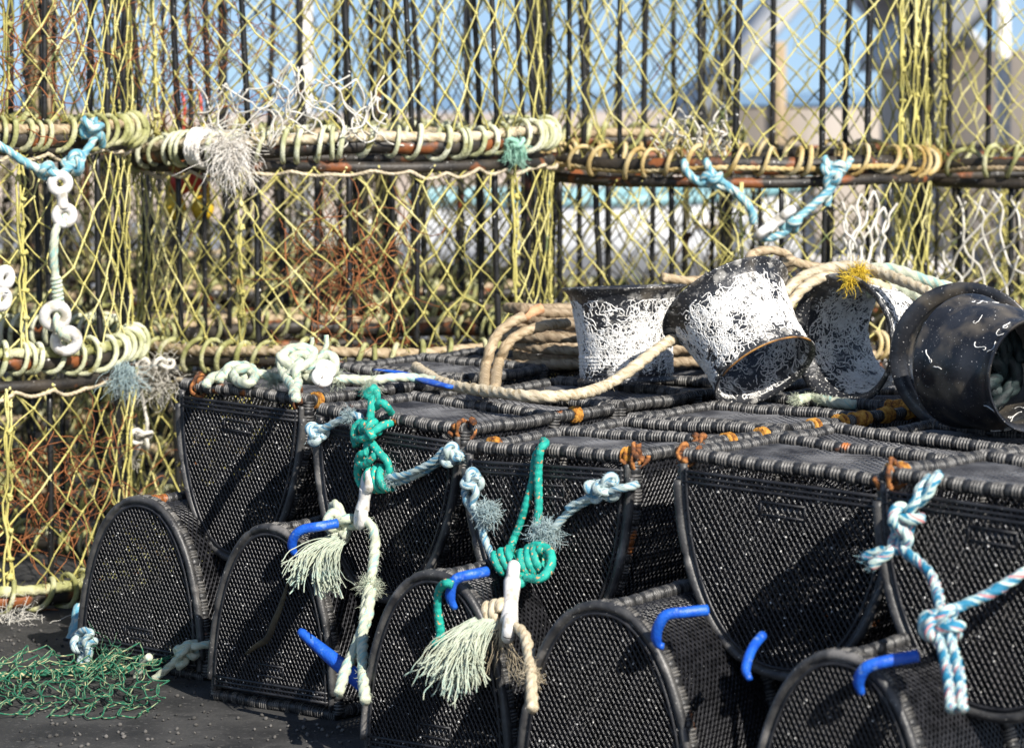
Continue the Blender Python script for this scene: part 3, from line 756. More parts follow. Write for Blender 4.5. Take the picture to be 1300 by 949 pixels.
tassel(mb, K, (626, 786), [(608, 850), (592, 835)], 9, .002, .085, .006)
put(mb, 'tassel', [M['mint']], r2)
mb = MB()
braid(mb, faces('L3', [(575, 742, .08), (566, 740, .085), (557, 750, .07), (556, 775, .06), (559, 800, .05), (558, 812, .05)]), .009)
knot(mb, face('L3', 560, 816, .05), .032, .0085, fn='braid'); knot(mb, face('L3', 598, 826, .05), .032, .0085, fn='braid')
single(mb, 'cord', [M['teal']], 'short teal cord looped over a blue hook beside the frayed tassel', 'cord')

# ------------------------------------------------------------------ rope set 3 : multicolour on P4/P5
K = 'P5'
mb = MB()
laid(mb, faces(K, [(1192, 602, .02), (1186, 610, .05), (1176, 628, .06), (1160, 642, .06), (1146, 648, .06), (1138, 655, .07), (1142, 668, .08), (1152, 680, .08), (1150, 692, .07), (1138, 698, .06), (1115, 700, .06), (1097, 708, .05)]), .0108)
laid(mb, faces(K, [(1182, 606, .03), (1168, 620, .055), (1164, 634, .07), (1154, 648, .075), (1150, 664, .06), (1138, 676, .06), (1134, 686, .06), (1130, 700, .065), (1116, 710, .06), (1106, 718, .05)]), .0108)
laid(mb, faces(K, [(1140, 686, .06), (1150, 700, .065), (1165, 712, .06), (1180, 726, .055), (1188, 744, .055), (1193, 765, .06), (1196, 785, .065)]), .0108)
laid(mb, faces(K, [(1196, 790, .07), (1203, 778, .07), (1222, 768, .06), (1250, 756, .055), (1275, 742, .055), (1300, 726, .055), (1330, 706, .05), (1358, 690, .03), (1376, 682, -.03)]), .0108)
laid(mb, faces(K, [(1192, 808, .07), (1198, 830, .065), (1204, 858, .06), (1208, 900, .06)]), .0108)
laid(mb, faces(K, [(1206, 808, .07), (1212, 830, .06), (1218, 858, .055), (1222, 900, .055)]), .0108)
knot(mb, face(K, 1196, 792, .07), .070, .0112); knot(mb, face(K, 1198, 802, .065), .064, .0108); knot(mb, face(K, 1148, 660, .07), .064, .0108)
fibres(mb, face(K, 1097, 708, .05), 30, .015, (-1, 0, 0), .5); fibres(mb, face(K, 1106, 718, .05), 30, .015, (-1, 0, -.4), .5)
single(mb, 'rope', [M['multi']], 'multicoloured blue and white rope knotted to the rusty hook at the right', 'rope')

def PT(px, py, Y, z=.742, k=.955):
    p = P(px, py, Y * k)
    return p if p[2] > z or py < 200 else top(px, py, z)
def PT2(px, py, Y): return PT(px, py, Y, .70, .945)
# ------------------------------------------------------------------ knotted rope along the top of P1, blue strap, cream rope, coil
zt = .715
mb = MB()
def tops(pts, z): return [top(p[0], p[1], p[2] if len(p) > 2 else z) for p in pts]
YA = 8.02
line = [PT(*q) for q in [(262, 487, 8.12), (272, 478, 8.12), (290, 474, 8.1), (310, 470, 8.05), (330, 474, 8.02), (352, 480, 8.0), (368, 478, 7.98), (390, 482, 7.98), (415, 482, 7.95), (440, 481, 7.95), (470, 483, 7.95), (500, 479, 7.98), (530, 480, 8.0), (556, 484, 8.0)]]
laid(mb, line, .0125)
laid(mb, [PT(*q) for q in [(278, 482, 8.1), (292, 466, 8.1), (312, 464, 8.08), (324, 474, 8.04), (318, 486, 8.0), (302, 484, 8.0), (296, 474, 8.02)]], .0125)
laid(mb, [PT(*q) for q in [(376, 505, 7.83), (372, 492, 7.86), (360, 474, 7.9), (356, 456, 7.92), (366, 444, 7.94), (384, 441, 7.94), (398, 447, 7.94), (392, 460, 7.9), (376, 470, 7.86), (378, 486, 7.85), (372, 500, 7.83)]], .0125)
knot(mb, PT(374, 462, 7.92), .085, .0135); knot(mb, PT(404, 462, 7.94), .085, .0135); knot(mb, PT(392, 474, 7.92), .07, .0125); knot(mb, PT(302, 474, 8.04), .06, .0125)
laid(mb, [PT(*q) for q in [(404, 455, 7.95), (414, 440, 7.95), (414, 425, 7.95)]], .007); laid(mb, [PT(*q) for q in [(392, 447, 7.95), (396, 436, 7.95), (396, 428, 7.95)]], .006)
fibres(mb, PT(348, 480, 8.0), 160, .05, (0, -.2, 0), 1.0); fibres(mb, PT(425, 478, 7.95), 90, .05, (.4, 0, .3), .8); fibres(mb, PT(470, 486, 7.93), 130, .05, (0, -.3, -.6), .7)
rt = world_thing('knotted_rope', PT(380, 486, 7.98), 'pale mint rope in thick knots lying along the top of the leftmost upturned pot', 'rope')
put(mb, 'rope', [M['mint']], rt)
mb = MB(); toggle_mesh(mb, PT(418, 458, 7.88), PT(404, 490, 7.86), np.array([.1, -1, .1]), .028, .011); put(mb, 'toggle', [M['white']], rt)
mb = MB()
q = spline([PT(476, 469, 8.15), PT(500, 472, 8.1), PT(525, 478, 8.05), PT(550, 486, 8.0), PT(572, 491, 7.98)], .01)
tube(mb, q, np.interp(np.linspace(0, 1, len(q)), [0, .3, .8, 1], [.006, .016, .018, .012]), 10, flat=(.4, 1.2))
single(mb, 'strap', [M['blue']], 'flat dark blue strap lying on the pots beside the cream rope', 'strap')
mb = MB()
Pt = laid(mb, [PT(*q) for q in [(528, 466, 8.35), (545, 477, 8.2), (562, 486, 8.05), (590, 492, 7.95), (625, 497, 7.88), (665, 502, 7.82), (705, 503, 7.80), (745, 498, 7.78), (775, 486, 7.80), (805, 466, 7.84), (828, 448, 7.9), (848, 434, 7.98), (862, 428, 8.1)]], .0150)
fuzz_along(mb, Pt, .015, 150, .012)
single(mb, 'rope', [M['cream']], 'thick cream rope sagging across the pot tops up to the tilted funnel', 'rope')
# coil behind the upright funnel
mb = MB(); cc = np.array([.27, 8.45, .705]); a = np.linspace(0, 2 * PI * 6.6, 700); lv = a / (2 * PI)
ra = .285 - .022 * (np.floor(lv) % 2) + .016 * np.sin(a * .37) + .010 * np.sin(a * 2.3)
pts = np.stack([cc[0] + ra * np.cos(a) + .01 * np.sin(lv * 5), cc[1] + ra * .72 * np.sin(a), cc[2] + .024 * lv + .008 * np.sin(a * 1.7) + .004 * np.cos(a * .93)], -1)
laid(mb, pts, .0150, raw=True)
single(mb, 'rope_coil', [fleck_mat('shaded_tan_rope', (.36, .28, .18), (.20, .14, .08), (9, 60, 1), .60, (.25, .18, .11))], 'thick stack of tan rope coils behind the upright funnel', 'rope coil')  # tan rope darkened throughout, shade behind the funnel put into its colour
re_ = world_thing('rope', P(620, 480, 8.4), 'grey tan rope end with orange whipping rising left of the coil', 'rope')
mb = MB(); laid(mb, [PT(*q) for q in [(614, 496, 8.15), (616, 470, 8.2), (622, 445, 8.25), (632, 424, 8.3), (648, 410, 8.32), (664, 402, 8.35)]], .0145)
laid(mb, [PT(*q) for q in [(628, 494, 8.2), (632, 465, 8.28), (642, 440, 8.32), (660, 424, 8.36), (690, 414, 8.4), (720, 410, 8.5)]], .0145); put(mb, 'strand', [M['tan']], re_)
mb = MB(); tube(mb, spline([P(650, 409, 8.315), P(668, 400, 8.34), P(688, 391, 8.36)], .01), .0155, 10); put(mb, 'whipping', [mat('orange_whipping', [(.45, .22, .10), (.62, .36, .2)], .8, 60, bump=.5)], re_)

# ------------------------------------------------------------------ funnels
def funnel_profile():
    o = [(.148, 0), (.150, .004), (.147, .010), (.137, .016)]
    for k in range(6):
        z = .022 + k * .010; o += [(.1375, z), (.1405, z + .004), (.1405, z + .006), (.1378, z + .009)]
    o += [(.1385, .09), (.143, .13), (.149, .18), (.156, .225), (.164, .255), (.176, .272), (.188, .279), (.189, .283), (.186, .286)]
    i = [(.172, .280), (.158, .262), (.150, .225), (.143, .18), (.137, .13), (.132, .085), (.131, .02), (.142, .004), (.148, 0)]
    return o + i
PROF = np.array(funnel_profile())
PROF2 = np.array([(.150, 0), (.153, .005), (.148, .014), (.140, .022), (.142, .060), (.146, .085), (.160, .105), (.168, .125), (.171, .16), (.172, .245), (.180, .264), (.214, .274), (.216, .280), (.212, .284),
                  (.172, .276), (.165, .245), (.163, .16), (.158, .125), (.140, .098), (.136, .06), (.134, .022), (.143, .004), (.150, 0)])
PROF3 = PROF2.copy(); PROF3[11:14, 0] = (.184, .184, .181)
def make_funnel(wide_c, d, label, worms_out, worms_in, seed, spin=0., scale=1.0, mod=(0.0, 3.0), PROF=PROF, wk=1., ln=1.):
    PROF = PROF * np.array([1, ln])
    """wide_c: centre of the wide mouth; d: direction from wide to narrow mouth"""
    lr = np.random.default_rng(seed); d = unit(d)
    zax = -d; x = unit(np.cross([0.2, 0.3, 1.0], zax)); y = np.cross(zax, x)
    m = np.eye(4); m[:3, 0] = x; m[:3, 1] = y; m[:3, 2] = zax; m[:3, 3] = np.asarray(wide_c) + d * .286 * scale * ln
    M4 = Matrix(m.tolist()) @ Matrix.Rotation(spin, 4, 'Z') @ Matrix.Scale(scale, 4)
    root = empty('pot_funnel', M4, label, 'funnel', 'black plastic pot funnels lying on the pots')
    mb = MB(); revolve(mb, PROF, 96); mb.build('shell', [M['funnelm'] if worms_out < 200 else M['funnelw']], root)
    # worm tubes: wandering white tubes crusting the shell
    outer = np.array([p for p in PROF[:len(PROF) - 9] if p[1] > .015]); inner = PROF[len(PROF) - 9:][::-1]
    mb = MB()
    for prof, n, off in ((outer, worms_out, 1), (inner, worms_in, -1)):
        zs = prof[:, 1]; rs = prof[:, 0]; o = np.argsort(zs); zs = zs[o]; rs = rs[o]; made = 0; tries = 0
        while made < n and tries < n * 8:
            tries += 1
            a = lr.uniform(0, 2 * PI); z = lr.uniform(.02 if off < 0 else .04, .250) * ln
            c = Vector((math.cos(a) * 2.6, math.sin(a) * 2.6, z * 16 + seed))
            if mnoise.noise(c) + .35 * mnoise.noise(c * 2.7) + lr.normal(0, .10) < mod[0] - .10: continue
            if z > .20 * ln and lr.random() < (z / ln - .20) / .05: continue
            made += 1
            hd = lr.uniform(0, 2 * PI); cur = lr.normal(0, .5); pts = []; k = lr.integers(7, 16); st = .0050
            rw = lr.uniform(.0010, .0020) * wk
            for q in range(k):
                r = np.interp(z, zs, rs) + off * rw * .6
                pts.append((r * math.cos(a), r * math.sin(a), z))
                cur = cur * .75 + lr.normal(0, .42); hd += cur
                a += math.cos(hd) * st / r; z = min(max(z + math.sin(hd) * st, .012), .246 * ln)
            tube(mb, np.array(pts), np.linspace(rw * .7, rw, k), 5)
    if mb.n:
        w = mb.build('worm_crust', [M['worm']], root); w['kind'] = 'stuff'
    mb = MB()
    return root
make_funnel(P(792, 363, 7.92), (0.03, -.05, -1), 'upright black funnel thickly crusted with white worm tubes', 2300, 160, 3, mod=(-.10, 3), scale=.88, wk=1.0)
nc = P(972, 472, 7.56); dF2 = unit(np.array([.40, -.55, -.73]))
make_funnel(nc - dF2 * .2337, dF2, 'black funnel tilted mouth down with an orange edged lower rim', 1900, 800, 11, mod=(-.02, 3), scale=.95, ln=.86)
dF3 = unit(np.array([.72, .66, .02])); wc = P(1068, 432, 7.70)
make_funnel(wc, dF3, 'black funnel on its side, wide mouth towards the viewer, white tubes inside', 1600, 1500, 19, mod=(-.22, 3), scale=.92)
dF4 = unit(np.array([.50, -.86, -.06])); nc4 = P(1310, 476, 6.80)
make_funnel(nc4 - dF4 * .240, dF4, 'plain black funnel at the right edge with its narrow mouth facing forward', 45, 10, 27, mod=(.30, 3), scale=.86, PROF=PROF3)
make_funnel(P(1226, 456, 7.20), unit(np.array([.30, .95, .0])), 'black funnel with only its wide flange showing, behind the plain black one', 30, 10, 33, mod=(.30, 3), scale=.86, PROF=PROF2)
# orange rim bead on the tilted funnel
f2 = [o for o in bpy.data.objects if o.get('label', '').startswith('black funnel tilted')][0]
mb = MB(); a = np.linspace(.2, 2.9, 50); th0 = np.stack([.1475 * np.cos(a), .1475 * np.sin(a), np.full(50, -.001)], -1)
W3 = np.array([np.array(f2.matrix_world @ Vector(p)) for p in np.stack([.1475 * np.cos(np.linspace(0, 6.28, 72)), .1475 * np.sin(np.linspace(0, 6.28, 72)), np.full(72, -.001)], -1)])
i0 = int(np.argmax(W3[:, 2])); idx = [(i0 + k) % 72 for k in range(-19, 7)]
tube(mb, W3[idx], .0026, 8); put(mb, 'rim_edge', [mat('orange_rim', [(.03, .022, .016), (.26, .12, .03), (.40, .21, .05)], .7, 25, bump=.5)], f2)

# ropes lying over the funnels
mb = MB(); Pt = laid(mb, [PT(*q, .70, .945) for q in [(996, 372, 8.2), (1018, 352, 8.22), (1050, 341, 8.22), (1085, 338, 8.2), (1115, 345, 8.15), (1150, 358, 8.05), (1185, 374, 7.95), (1205, 388, 7.9)]], .0150)
laid(mb, [PT(*q, .70, .945) for q in [(1000, 390, 8.15), (1020, 366, 8.18), (1045, 352, 8.2), (1075, 352, 8.22), (1110, 360, 8.22), (1130, 368, 8.2)]], .0140)
fuzz_along(mb, Pt, .015, 150, .012)
single(mb, 'rope', [M['cream']], 'doubled cream rope draped over the sideways funnel', 'rope')
mb = MB(); laid(mb, [PT(*q, .70, .945) for q in [(1060, 366, 8.3), (1095, 345, 8.32), (1130, 342, 8.3), (1170, 354, 8.25), (1215, 368, 8.2), (1260, 378, 8.2)]], .0165)
Pt = laid(mb, [PT(*q, .70, .945) for q in [(1100, 372, 8.25), (1135, 366, 8.25), (1170, 376, 8.2), (1205, 388, 8.15)]], .0160); fuzz_along(mb, Pt, .016, 400, .014)
single(mb, 'rope', [M['mint']], 'fuzzy pale mint rope behind the cream rope at the right', 'rope')
mb = MB(); fibres(mb, PT2(1090, 346, 8.15), 130, .05, (.1, -.3, .2), .9, r=.0014, droop=.5); fibres(mb, PT2(1080, 356, 8.1), 60, .05, (-.3, -.3, -.4), .6, r=.0014)
single(mb, 'twine_tuft', [M['yellowtuft']], 'small bright yellow tuft of twine on the cream rope', 'twine')
mb = MB(); a = np.linspace(0, 2 * PI * 1.6, 40)
lp = [PT2(978 + 26 * math.cos(q), 326 + 13 * math.sin(q) + q, 8.7 + .02 * q) for q in a]
laid(mb, lp, .0135, raw=False); laid(mb, [PT(*q, .70, .945) for q in [(998, 330, 8.75), (1030, 338, 8.8), (1062, 342, 8.85), (1090, 350, 8.9)]], .0140)
laid(mb, [PT(*q, .70, .945) for q in [(840, 352, 8.8), (880, 356, 8.85), (930, 348, 8.85), (965, 336, 8.75)]], .0135)
single(mb, 'rope', [M['tan']], 'tan rope with a small loop behind the tilted funnel', 'rope')
mb = MB(); Pt = laid(mb, tops([(1012, 508), (1030, 505), (1050, 509), (1072, 512), (1085, 513)], .69), .0135); fuzz_along(mb, Pt, .0135, 600, .014)
fibres(mb, top(1012, 508, .69), 140, .03, (-1, -.2, .1), .6)
single(mb, 'rope_end', [M['mint']], 'short frayed mint rope end poking out under the funnels', 'rope')
mb = MB(); cw = nc4 - dF4 * .225
for q in range(7):
    laid(mb, [cw + np.array([.115 * math.cos(a0) * (1 - .08 * q), .03 * math.sin(a0 * 2 + q), .11 * math.sin(a0)]) @ np.eye(3) + (-dF4) * .004 * (q - 3) for a0 in np.linspace(q * .9, q * .9 + 5.2, 9)], .015)
knot(mb, cw, .16, .018); knot(mb, cw + np.array([.04, 0, -.03]), .14, .018); knot(mb, cw + np.array([-.05, .02, .03]), .14, .018); knot(mb, cw + np.array([.0, .03, -.06]), .12, .016)
single(mb, 'rope', [M['shadedrope']], 'teal rope, darkened for shade, bundled inside the plain black funnel', 'rope')

# ------------------------------------------------------------------ things hanging on the creels
g0 = world_thing('hanging_rope', cyl(0, 75, 420, .05), 'light blue rope tied on the far left ring with two white clips hanging', 'rope')
mb = MB()
laid(mb, cyls(0, [(-15, 178, .06), (8, 190, .07), (30, 205, .07), (52, 216, .07), (74, 222, .07)]), .0125)
laid(mb, cyls(0, [(118, 150, .06), (122, 166, .07), (116, 182, .075), (104, 198, .07), (92, 208, .07), (76, 224, .07)]), .0125)
laid(mb, cyls(0, [(105, 150, .06), (114, 160, .08), (128, 172, .075), (130, 186, .06)]), .012)
knot(mb, cyl(0, 118, 166, .07), .06, .012); knot(mb, cyl(0, 94, 206, .07), .06, .012); knot(mb, cyl(0, 60, 217, .07), .055, .012)
fibres(mb, cyl(0, 118, 160, .07), 80, .03, (0, -.3, .3), 1)
put(mb, 'blue_rope', [M['bluerope']], g0)
mb = MB(); toggle_mesh(mb, cyl(0, 74, 216, .09), cyl(0, 84, 290, .085), np.array([.35, -1, .1]), .038, .0140)
put(mb, 'toggle', [M['white']], g0); mb = MB(); toggle_mesh(mb, cyl(0, 62, 383, .075), cyl(0, 92, 450, .07), np.array([.1, -1, .15]), .047, .0165)
put(mb, 'toggle', [M['white']], g0)
mb = MB()
laid(mb, cyls(0, [(80, 272, .08), (86, 284, .09), (76, 282, .08), (70, 296, .075), (68, 325, .07), (70, 350, .065), (73, 375, .065), (72, 398, .075)]), .0125)
laid(mb, cyls(0, [(72, 400, .08), (72, 412, .1), (78, 424, .1), (86, 430, .08)]), .011)
whip(mb, cyl(0, 71, 352, .065), cyl(0, 74, 384, .065), .012, .006, 6, fn='laid')
put(mb, 'mint_rope', [M['mint']], g0)
mb = MB(); toggle_mesh(mb, cyl(0, 8, 336, .05), cyl(0, 0, 396, .05), np.array([.8, -.6, .1]), .036, .014)
single(mb, 'toggle', [M['white']], 'white clip against the net at the left edge of the photo', 'clip')
g2 = world_thing('hanging_rope', cyl(2, 965, 290, .05), 'light blue rope slung under the ochre wound ring with a slanting white clip', 'rope')
mb = MB()
laid(mb, cyls(2, [(868, 204, .05), (872, 218, .07), (886, 230, .07), (905, 234, .07), (926, 240, .07), (942, 252, .065), (954, 268, .06), (957, 284, .055)]), .014)
laid(mb, cyls(2, [(896, 204, .05), (902, 216, .075), (916, 230, .075), (936, 244, .07)]), .013)
laid(mb, cyls(2, [(1046, 200, .05), (1052, 212, .07), (1060, 222, .07), (1056, 238, .07), (1042, 252, .065), (1026, 266, .06), (1008, 280, .06), (990, 290, .055)]), .014)
laid(mb, cyls(2, [(1080, 202, .05), (1072, 214, .075), (1060, 218, .08), (1050, 228, .07), (1052, 250, .06), (1050, 262, .055)]), .013)
laid(mb, cyls(2, [(962, 300, .05), (975, 302, .055), (995, 296, .06), (1003, 286, .06), (1000, 272, .06)]), .013)
knot(mb, cyl(2, 1058, 218, .07), .07, .013); knot(mb, cyl(2, 1004, 284, .06), .06, .013); knot(mb, cyl(2, 905, 228, .07), .06, .013)
put(mb, 'blue_rope', [M['bluerope']], g2)
mb = MB(); toggle_mesh(mb, cyl(2, 1010, 263, .085), cyl(2, 957, 303, .085), np.array([.5, .2, 1.]), .034, .0150); put(mb, 'toggle', [M['white']], g2)

def loose_net(mb, f, nx, ny, r, jit=.006, fn=None):
    """a scrap of knotted net; f(u,v) -> point"""
    f0 = f
    f = lambda u, v: f0(u, v) + np.array(mnoise.noise_vector(Vector((u * nx * .9, v * ny * .9, nx * 3.1)))) * jit * 2.2
    for sgn in (1, -1):
        for i in range(-ny, nx + ny):
            pts = []
            for j in range(ny + 1):
                u = (i + sgn * j * .5 + (0 if sgn > 0 else ny * .5)) / nx
                if -.02 <= u <= 1.02: pts.append(f(u, j / ny))
            if len(pts) >= 2:
                q = spline(np.array(pts), .008); tt = np.linspace(0, (len(pts) - 1) * PI, len(q)); q = q + np.stack([jit * 1.1 * np.sin(tt) * sgn, 0 * tt, -jit * .9 * np.abs(np.sin(tt))], -1)
                tube(mb, q, r, 6)
mb = MB()
def f(u, v):
    px = 240 + 260 * u + 14 * math.sin(u * 17 + v * 3); py = 100 + 82 * v + 16 * math.sin(u * 9) * (1 - v) + 10 * math.sin(u * 23 + v * 5)
    return cyl(1, px, py, .035 + .02 * math.sin(u * 12 + v * 4))
loose_net(mb, f, 9, 4, .0027, .009)
loose_net(mb, lambda u, v: f(u * .9 + .08, v * .9 + .05) + np.array([0, -.02, .01]), 6, 3, .0024, .011)
single(mb, 'net_scrap', [M['white_rope']], 'torn white net draped over the cream rope ring', 'net')
mb = MB()
loose_net(mb, lambda u, v: cyl(3, 1215 + 90 * u * (1 + v * .3) - 40 * v + 6 * math.sin(v * 9), 250 + 118 * v + 8 * math.sin(u * 9), .03 + .02 * math.sin(u * 7)), 4, 5, .0040, .004)
single(mb, 'net_scrap', [M['white_rope']], 'white knotted net hanging at the right above the plain funnel', 'net')
mb = MB()
loose_net(mb, lambda u, v: cyl(2, 1068 + 70 * u * (1 - v * .3), 252 + 90 * v + 10 * math.sin(u * 9), .03 + .03 * math.sin(u * 7 + v)), 5, 4, .0042, .008)
single(mb, 'net_scrap', [M['white_rope']], 'bunched white net below the slung light blue rope', 'net')
mb = MB()
loose_net(mb, lambda u, v: cyl(2, 830 + 110 * u, 150 + 60 * v + 14 * math.sin(u * 14), .05 + .04 * math.sin(u * 17 + v * 3) - .12), 9, 4, .0036, .014)
single(mb, 'net_scrap', [M['white_rope']], 'crumpled white net inside the creel above the ochre ring', 'net')
mb = MB()
c = cyl(1, 285, 190, .06)
whip(mb, cyl(1, 250, 186, .02), cyl(1, 268, 190, .02), .056, .009, 4, fn='laid')
fibres(mb, c, 110, .16, (.55, -.3, -.45), .35, r=.0018, droop=.9, c_jit=.012); fibres(mb, c, 90, .17, (.6, -.3, .5), .35, r=.0016, droop=.9, c_jit=.012); fibres(mb, c, 50, .12, (-.4, -.3, .5), .5, r=.0013, c_jit=.012)
single(mb, 'frayed_rope', [mat('frayed_fibre', [(.72, .67, .60), (.85, .82, .76)], .85, 30)], 'frayed whitish rope end tied on the cream rope ring', 'rope')
mb = MB()
fibres(mb, cyl(1, 205, 478, .05), 120, .12, (-.2, -.3, .2), .9, r=.0014, c_jit=.03)
knot(mb, cyl(1, 186, 470, .07), .08, .007); knot(mb, cyl(1, 206, 462, .07), .07, .007); laid(mb, cyls(1, [(196, 470), (176, 478), (170, 500), (166, 540), (178, 560), (166, 588)], .08), .006); laid(mb, cyls(1, [(176, 484), (184, 520), (186, 545), (170, 575)], .07), .006)
knot(mb, cyl(1, 180, 556, .08), .07, .007); fibres(mb, cyl(1, 168, 580, .07), 40, .05, (-.3, 0, -1), .4, r=.0015)
single(mb, 'frayed_twine', [M['white_rope']], 'grey white tangled twine hanging left of the leftmost upturned pot', 'twine')
mb = MB(); fibres(mb, cyl(0, 158, 470, .07), 160, .10, (.05, -.2, -1), .35, r=.0014, c_jit=.012)
single(mb, 'twine_tuft', [M['mintblue']], 'pale green frayed tuft on the pale green wound ring', 'twine')
mb = MB(); fibres(mb, cyl(1, 655, 190, .06), 160, .06, (.1, -.2, -1), .6, r=.0016, c_jit=.014)
knot(mb, cyl(1, 655, 182, .06), .06, .008)
single(mb, 'twine_tuft', [mat('green_tuft', [(.22, .46, .34), (.36, .58, .46)], .8, 30)], 'green frayed tuft at the right end of the cream ring', 'twine')
mb = MB(); fibres(mb, cyl(0, 10, 800, .1), 160, .12, (.2, -.4, .2), .9, r=.0014, c_jit=.03)
single(mb, 'frayed_rope', [M['white_rope']], 'grey frayed rope end low at the left edge', 'rope')
def tangle(mb, ci, cx, cy, w, h, n, dr0):
    for _ in range(n):
        p = cyl(ci, cx + rng.normal(0, w * .5), cy + rng.normal(0, h * .5), dr0); d = unit(rng.normal(0, 1, 3)); pts = [p]
        for k in range(14):
            d = unit(d + rng.normal(0, .32, 3) + (cyl(ci, cx, cy, dr0) - p) * .7 + np.array([0, 0, -.08])); p = p + d * .022; pts.append(p)
        tube(mb, np.array(pts), rng.uniform(.0009, .0018), 4)
mb = MB(); tangle(mb, 1, 435, 330, 75, 110, 75, -.03)
for pp in ([(440, 255), (462, 300), (486, 350), (505, 400), (520, 440)], [(362, 290), (364, 340), (380, 390), (410, 412), (440, 405)], [(520, 270), (490, 320), (455, 350), (430, 400)], [(400, 270), (430, 300), (440, 350), (420, 400)]):
    tube(mb, spline(cyls(1, pp, -.01), .02), .0026, 5)
single(mb, 'line_tangle', [M['rustline']], 'rusty brown tangle of line in the net below the cream ring', 'line')
mb = MB(); tangle(mb, 1, 235, 60, 130, 120, 90, -.06)
single(mb, 'line_tangle', [M['rustline']], 'rusty brown tangle of line above the left end of the cream ring', 'line')
mb = MB(); tangle(mb, 0, 40, 50, 120, 120, 80, -.05)
single(mb, 'line_tangle', [M['rustline']], 'rusty brown tangle of line at the top left corner', 'line')
mb = MB(); tangle(mb, 0, 70, 610, 120, 110, 90, -.05)
single(mb, 'line_tangle', [M['rustline']], 'rusty brown tangle of line left of the leftmost upright pot', 'line')
# mossy weed fuzz hanging on the rear side nets
# ------------------------------------------------------------------ left foreground bits
mb = MB(); KL = 'L1'
laid(mb, faces(KL, [(97, 808, .05), (106, 800, .06), (116, 804, .06), (104, 814, .05), (110, 826, .05), (102, 838, .06), (108, 848, .06), (104, 862, .07)]), .010); knot(mb, face(KL, 107, 820, .05), .06, .010); laid(mb, faces(KL, [(118, 802, .06), (108, 812, .07), (112, 830, .06), (106, 850, .06)]), .009)
single(mb, 'rope', [M['mintblue']], 'pale rope knot on the left foot of the leftmost upright pot', 'rope')
mb = MB()
laid(mb, faces(KL, [(272, 816, .02), (255, 819, .05), (240, 822, .06), (226, 836, .06), (210, 850, .07), (195, 862, .08)]), .0105); laid(mb, faces(KL, [(250, 816, .04), (236, 818, .07), (228, 828, .07), (236, 838, .06), (226, 846, .06)]), .010); knot(mb, face(KL, 236, 828, .06), .055, .010)
single(mb, 'rope', [M['mint']], 'pale rope running off the right foot of the leftmost upright pot', 'rope')
mb = MB(); q = spline(faces(KL, [(172, 870, .08), (176, 852, .08), (182, 840, .085), (190, 833, .09)]), .006); tube(mb, q, np.linspace(.012, .010, len(q)), 10)
single(mb, 'cord', [M['mint']], 'short pale green cord stub in front of the leftmost upright pot', 'cord')
mb = MB(); laid(mb, [P(*q) for q in [(60, 870, 8.0), (75, 850, 8.05), (88, 822, 8.1), (97, 795, 8.15), (100, 770, 8.2)]], .018); laid(mb, [P(*q) for q in [(-20, 855, 8.0), (10, 848, 8.0), (32, 846, 8.0), (50, 850, 8.0), (66, 862, 8.0)]], .018); knot(mb, P(20, 848, 8.0), .10, .016)
single(mb, 'rope', [M['bluerope']], 'blue rope on the ground left of the leftmost upright pot', 'rope')
mb = MB()
def gnet(u, v):
    x, y = -1.50 + .62 * u + .03 * math.sin(v * 7), 7.05 + .52 * v
    return np.array([x, y, .010 + .045 * v * abs(math.sin(u * 9 + v * 4)) + .02 * v * abs(math.sin(u * 21))])
loose_net(mb, gnet, 15, 8, .0020, .010); loose_net(mb, lambda u, v: gnet(u, v * .8 + .2) + np.array([.03, .0, .012]), 11, 6, .0020, .012)
Pt = laid(mb, [P(*q) for q in [(-20, 858, 7.55), (30, 855, 7.55), (70, 853, 7.56), (105, 848, 7.56), (140, 845, 7.58), (165, 850, 7.58)]], .010)
fibres(mb, P(140, 846, 7.57), 120, .05, (.3, -.3, .2), 1, r=.0014, c_jit=.03)
single(mb, 'fishing_net', [M['greennet']], 'green fishing net heaped on the ground at the bottom left', 'net')
# blue rod and seaweed strip on L2
mb = MB(); q = spline(faces('L2', [(380, 800, .16), (400, 817, .155), (425, 838, .15), (450, 858, .145), (480, 884, .14)]), .01); tube(mb, q, np.interp(np.linspace(0, 1, len(q)), [0, .04, .5, 1], [.008, .011, .018, .021]), 14)
single(mb, 'plastic_rod', [M['blue']], 'tapered bright blue plastic rod slanting up between the lower pots', 'rod')
mb = MB(); q = spline(faces('L2', [(366, 736, .03), (358, 765, .028), (348, 790, .03), (340, 810, .028), (325, 820, .03), (312, 830, .028)]), .006); tube(mb, q, np.interp(np.linspace(0, 1, len(q)), [0, .2, .7, 1], [.002, .006, .010, .004]), 8, flat=(1, .3))
single(mb, 'seaweed_strip', [M['seaweed']], 'dry brown strip of seaweed on the end panel of a lower pot', 'seaweed')

# ------------------------------------------------------------------ setting
def plane(name, x0, x1, y0, y1, z, m, kind='structure', nx=1, ny=1, hf=None):
    mb = MB(); xs = np.linspace(x0, x1, nx + 1); ys = np.linspace(y0, y1, ny + 1); X, Y = np.meshgrid(xs, ys)
    Z = np.full_like(X, z) if hf is None else hf(X, Y)
    V = np.stack([X, Y, Z], -1).reshape(-1, 3); i = np.arange(ny)[:, None]; j = np.arange(nx)[None]; w = nx + 1
    Q = np.stack(np.broadcast_arrays(i * w + j, i * w + j + 1, (i + 1) * w + j + 1, (i + 1) * w + j), -1).reshape(-1, 4)
    mb.add(V, Q); o = mb.build(name, [m]); o['kind'] = kind; return o
quay_m = mat('concrete', [(.014, .014, .014), (.032, .031, .030), (.06, .058, .055)], .8, 6., rand=False, bump=1., bscale=120, dirt=(6, .6, .1, (.014, .014, .014)), specks=(60, .60, .10, (.075, .072, .068)), coord='Object')
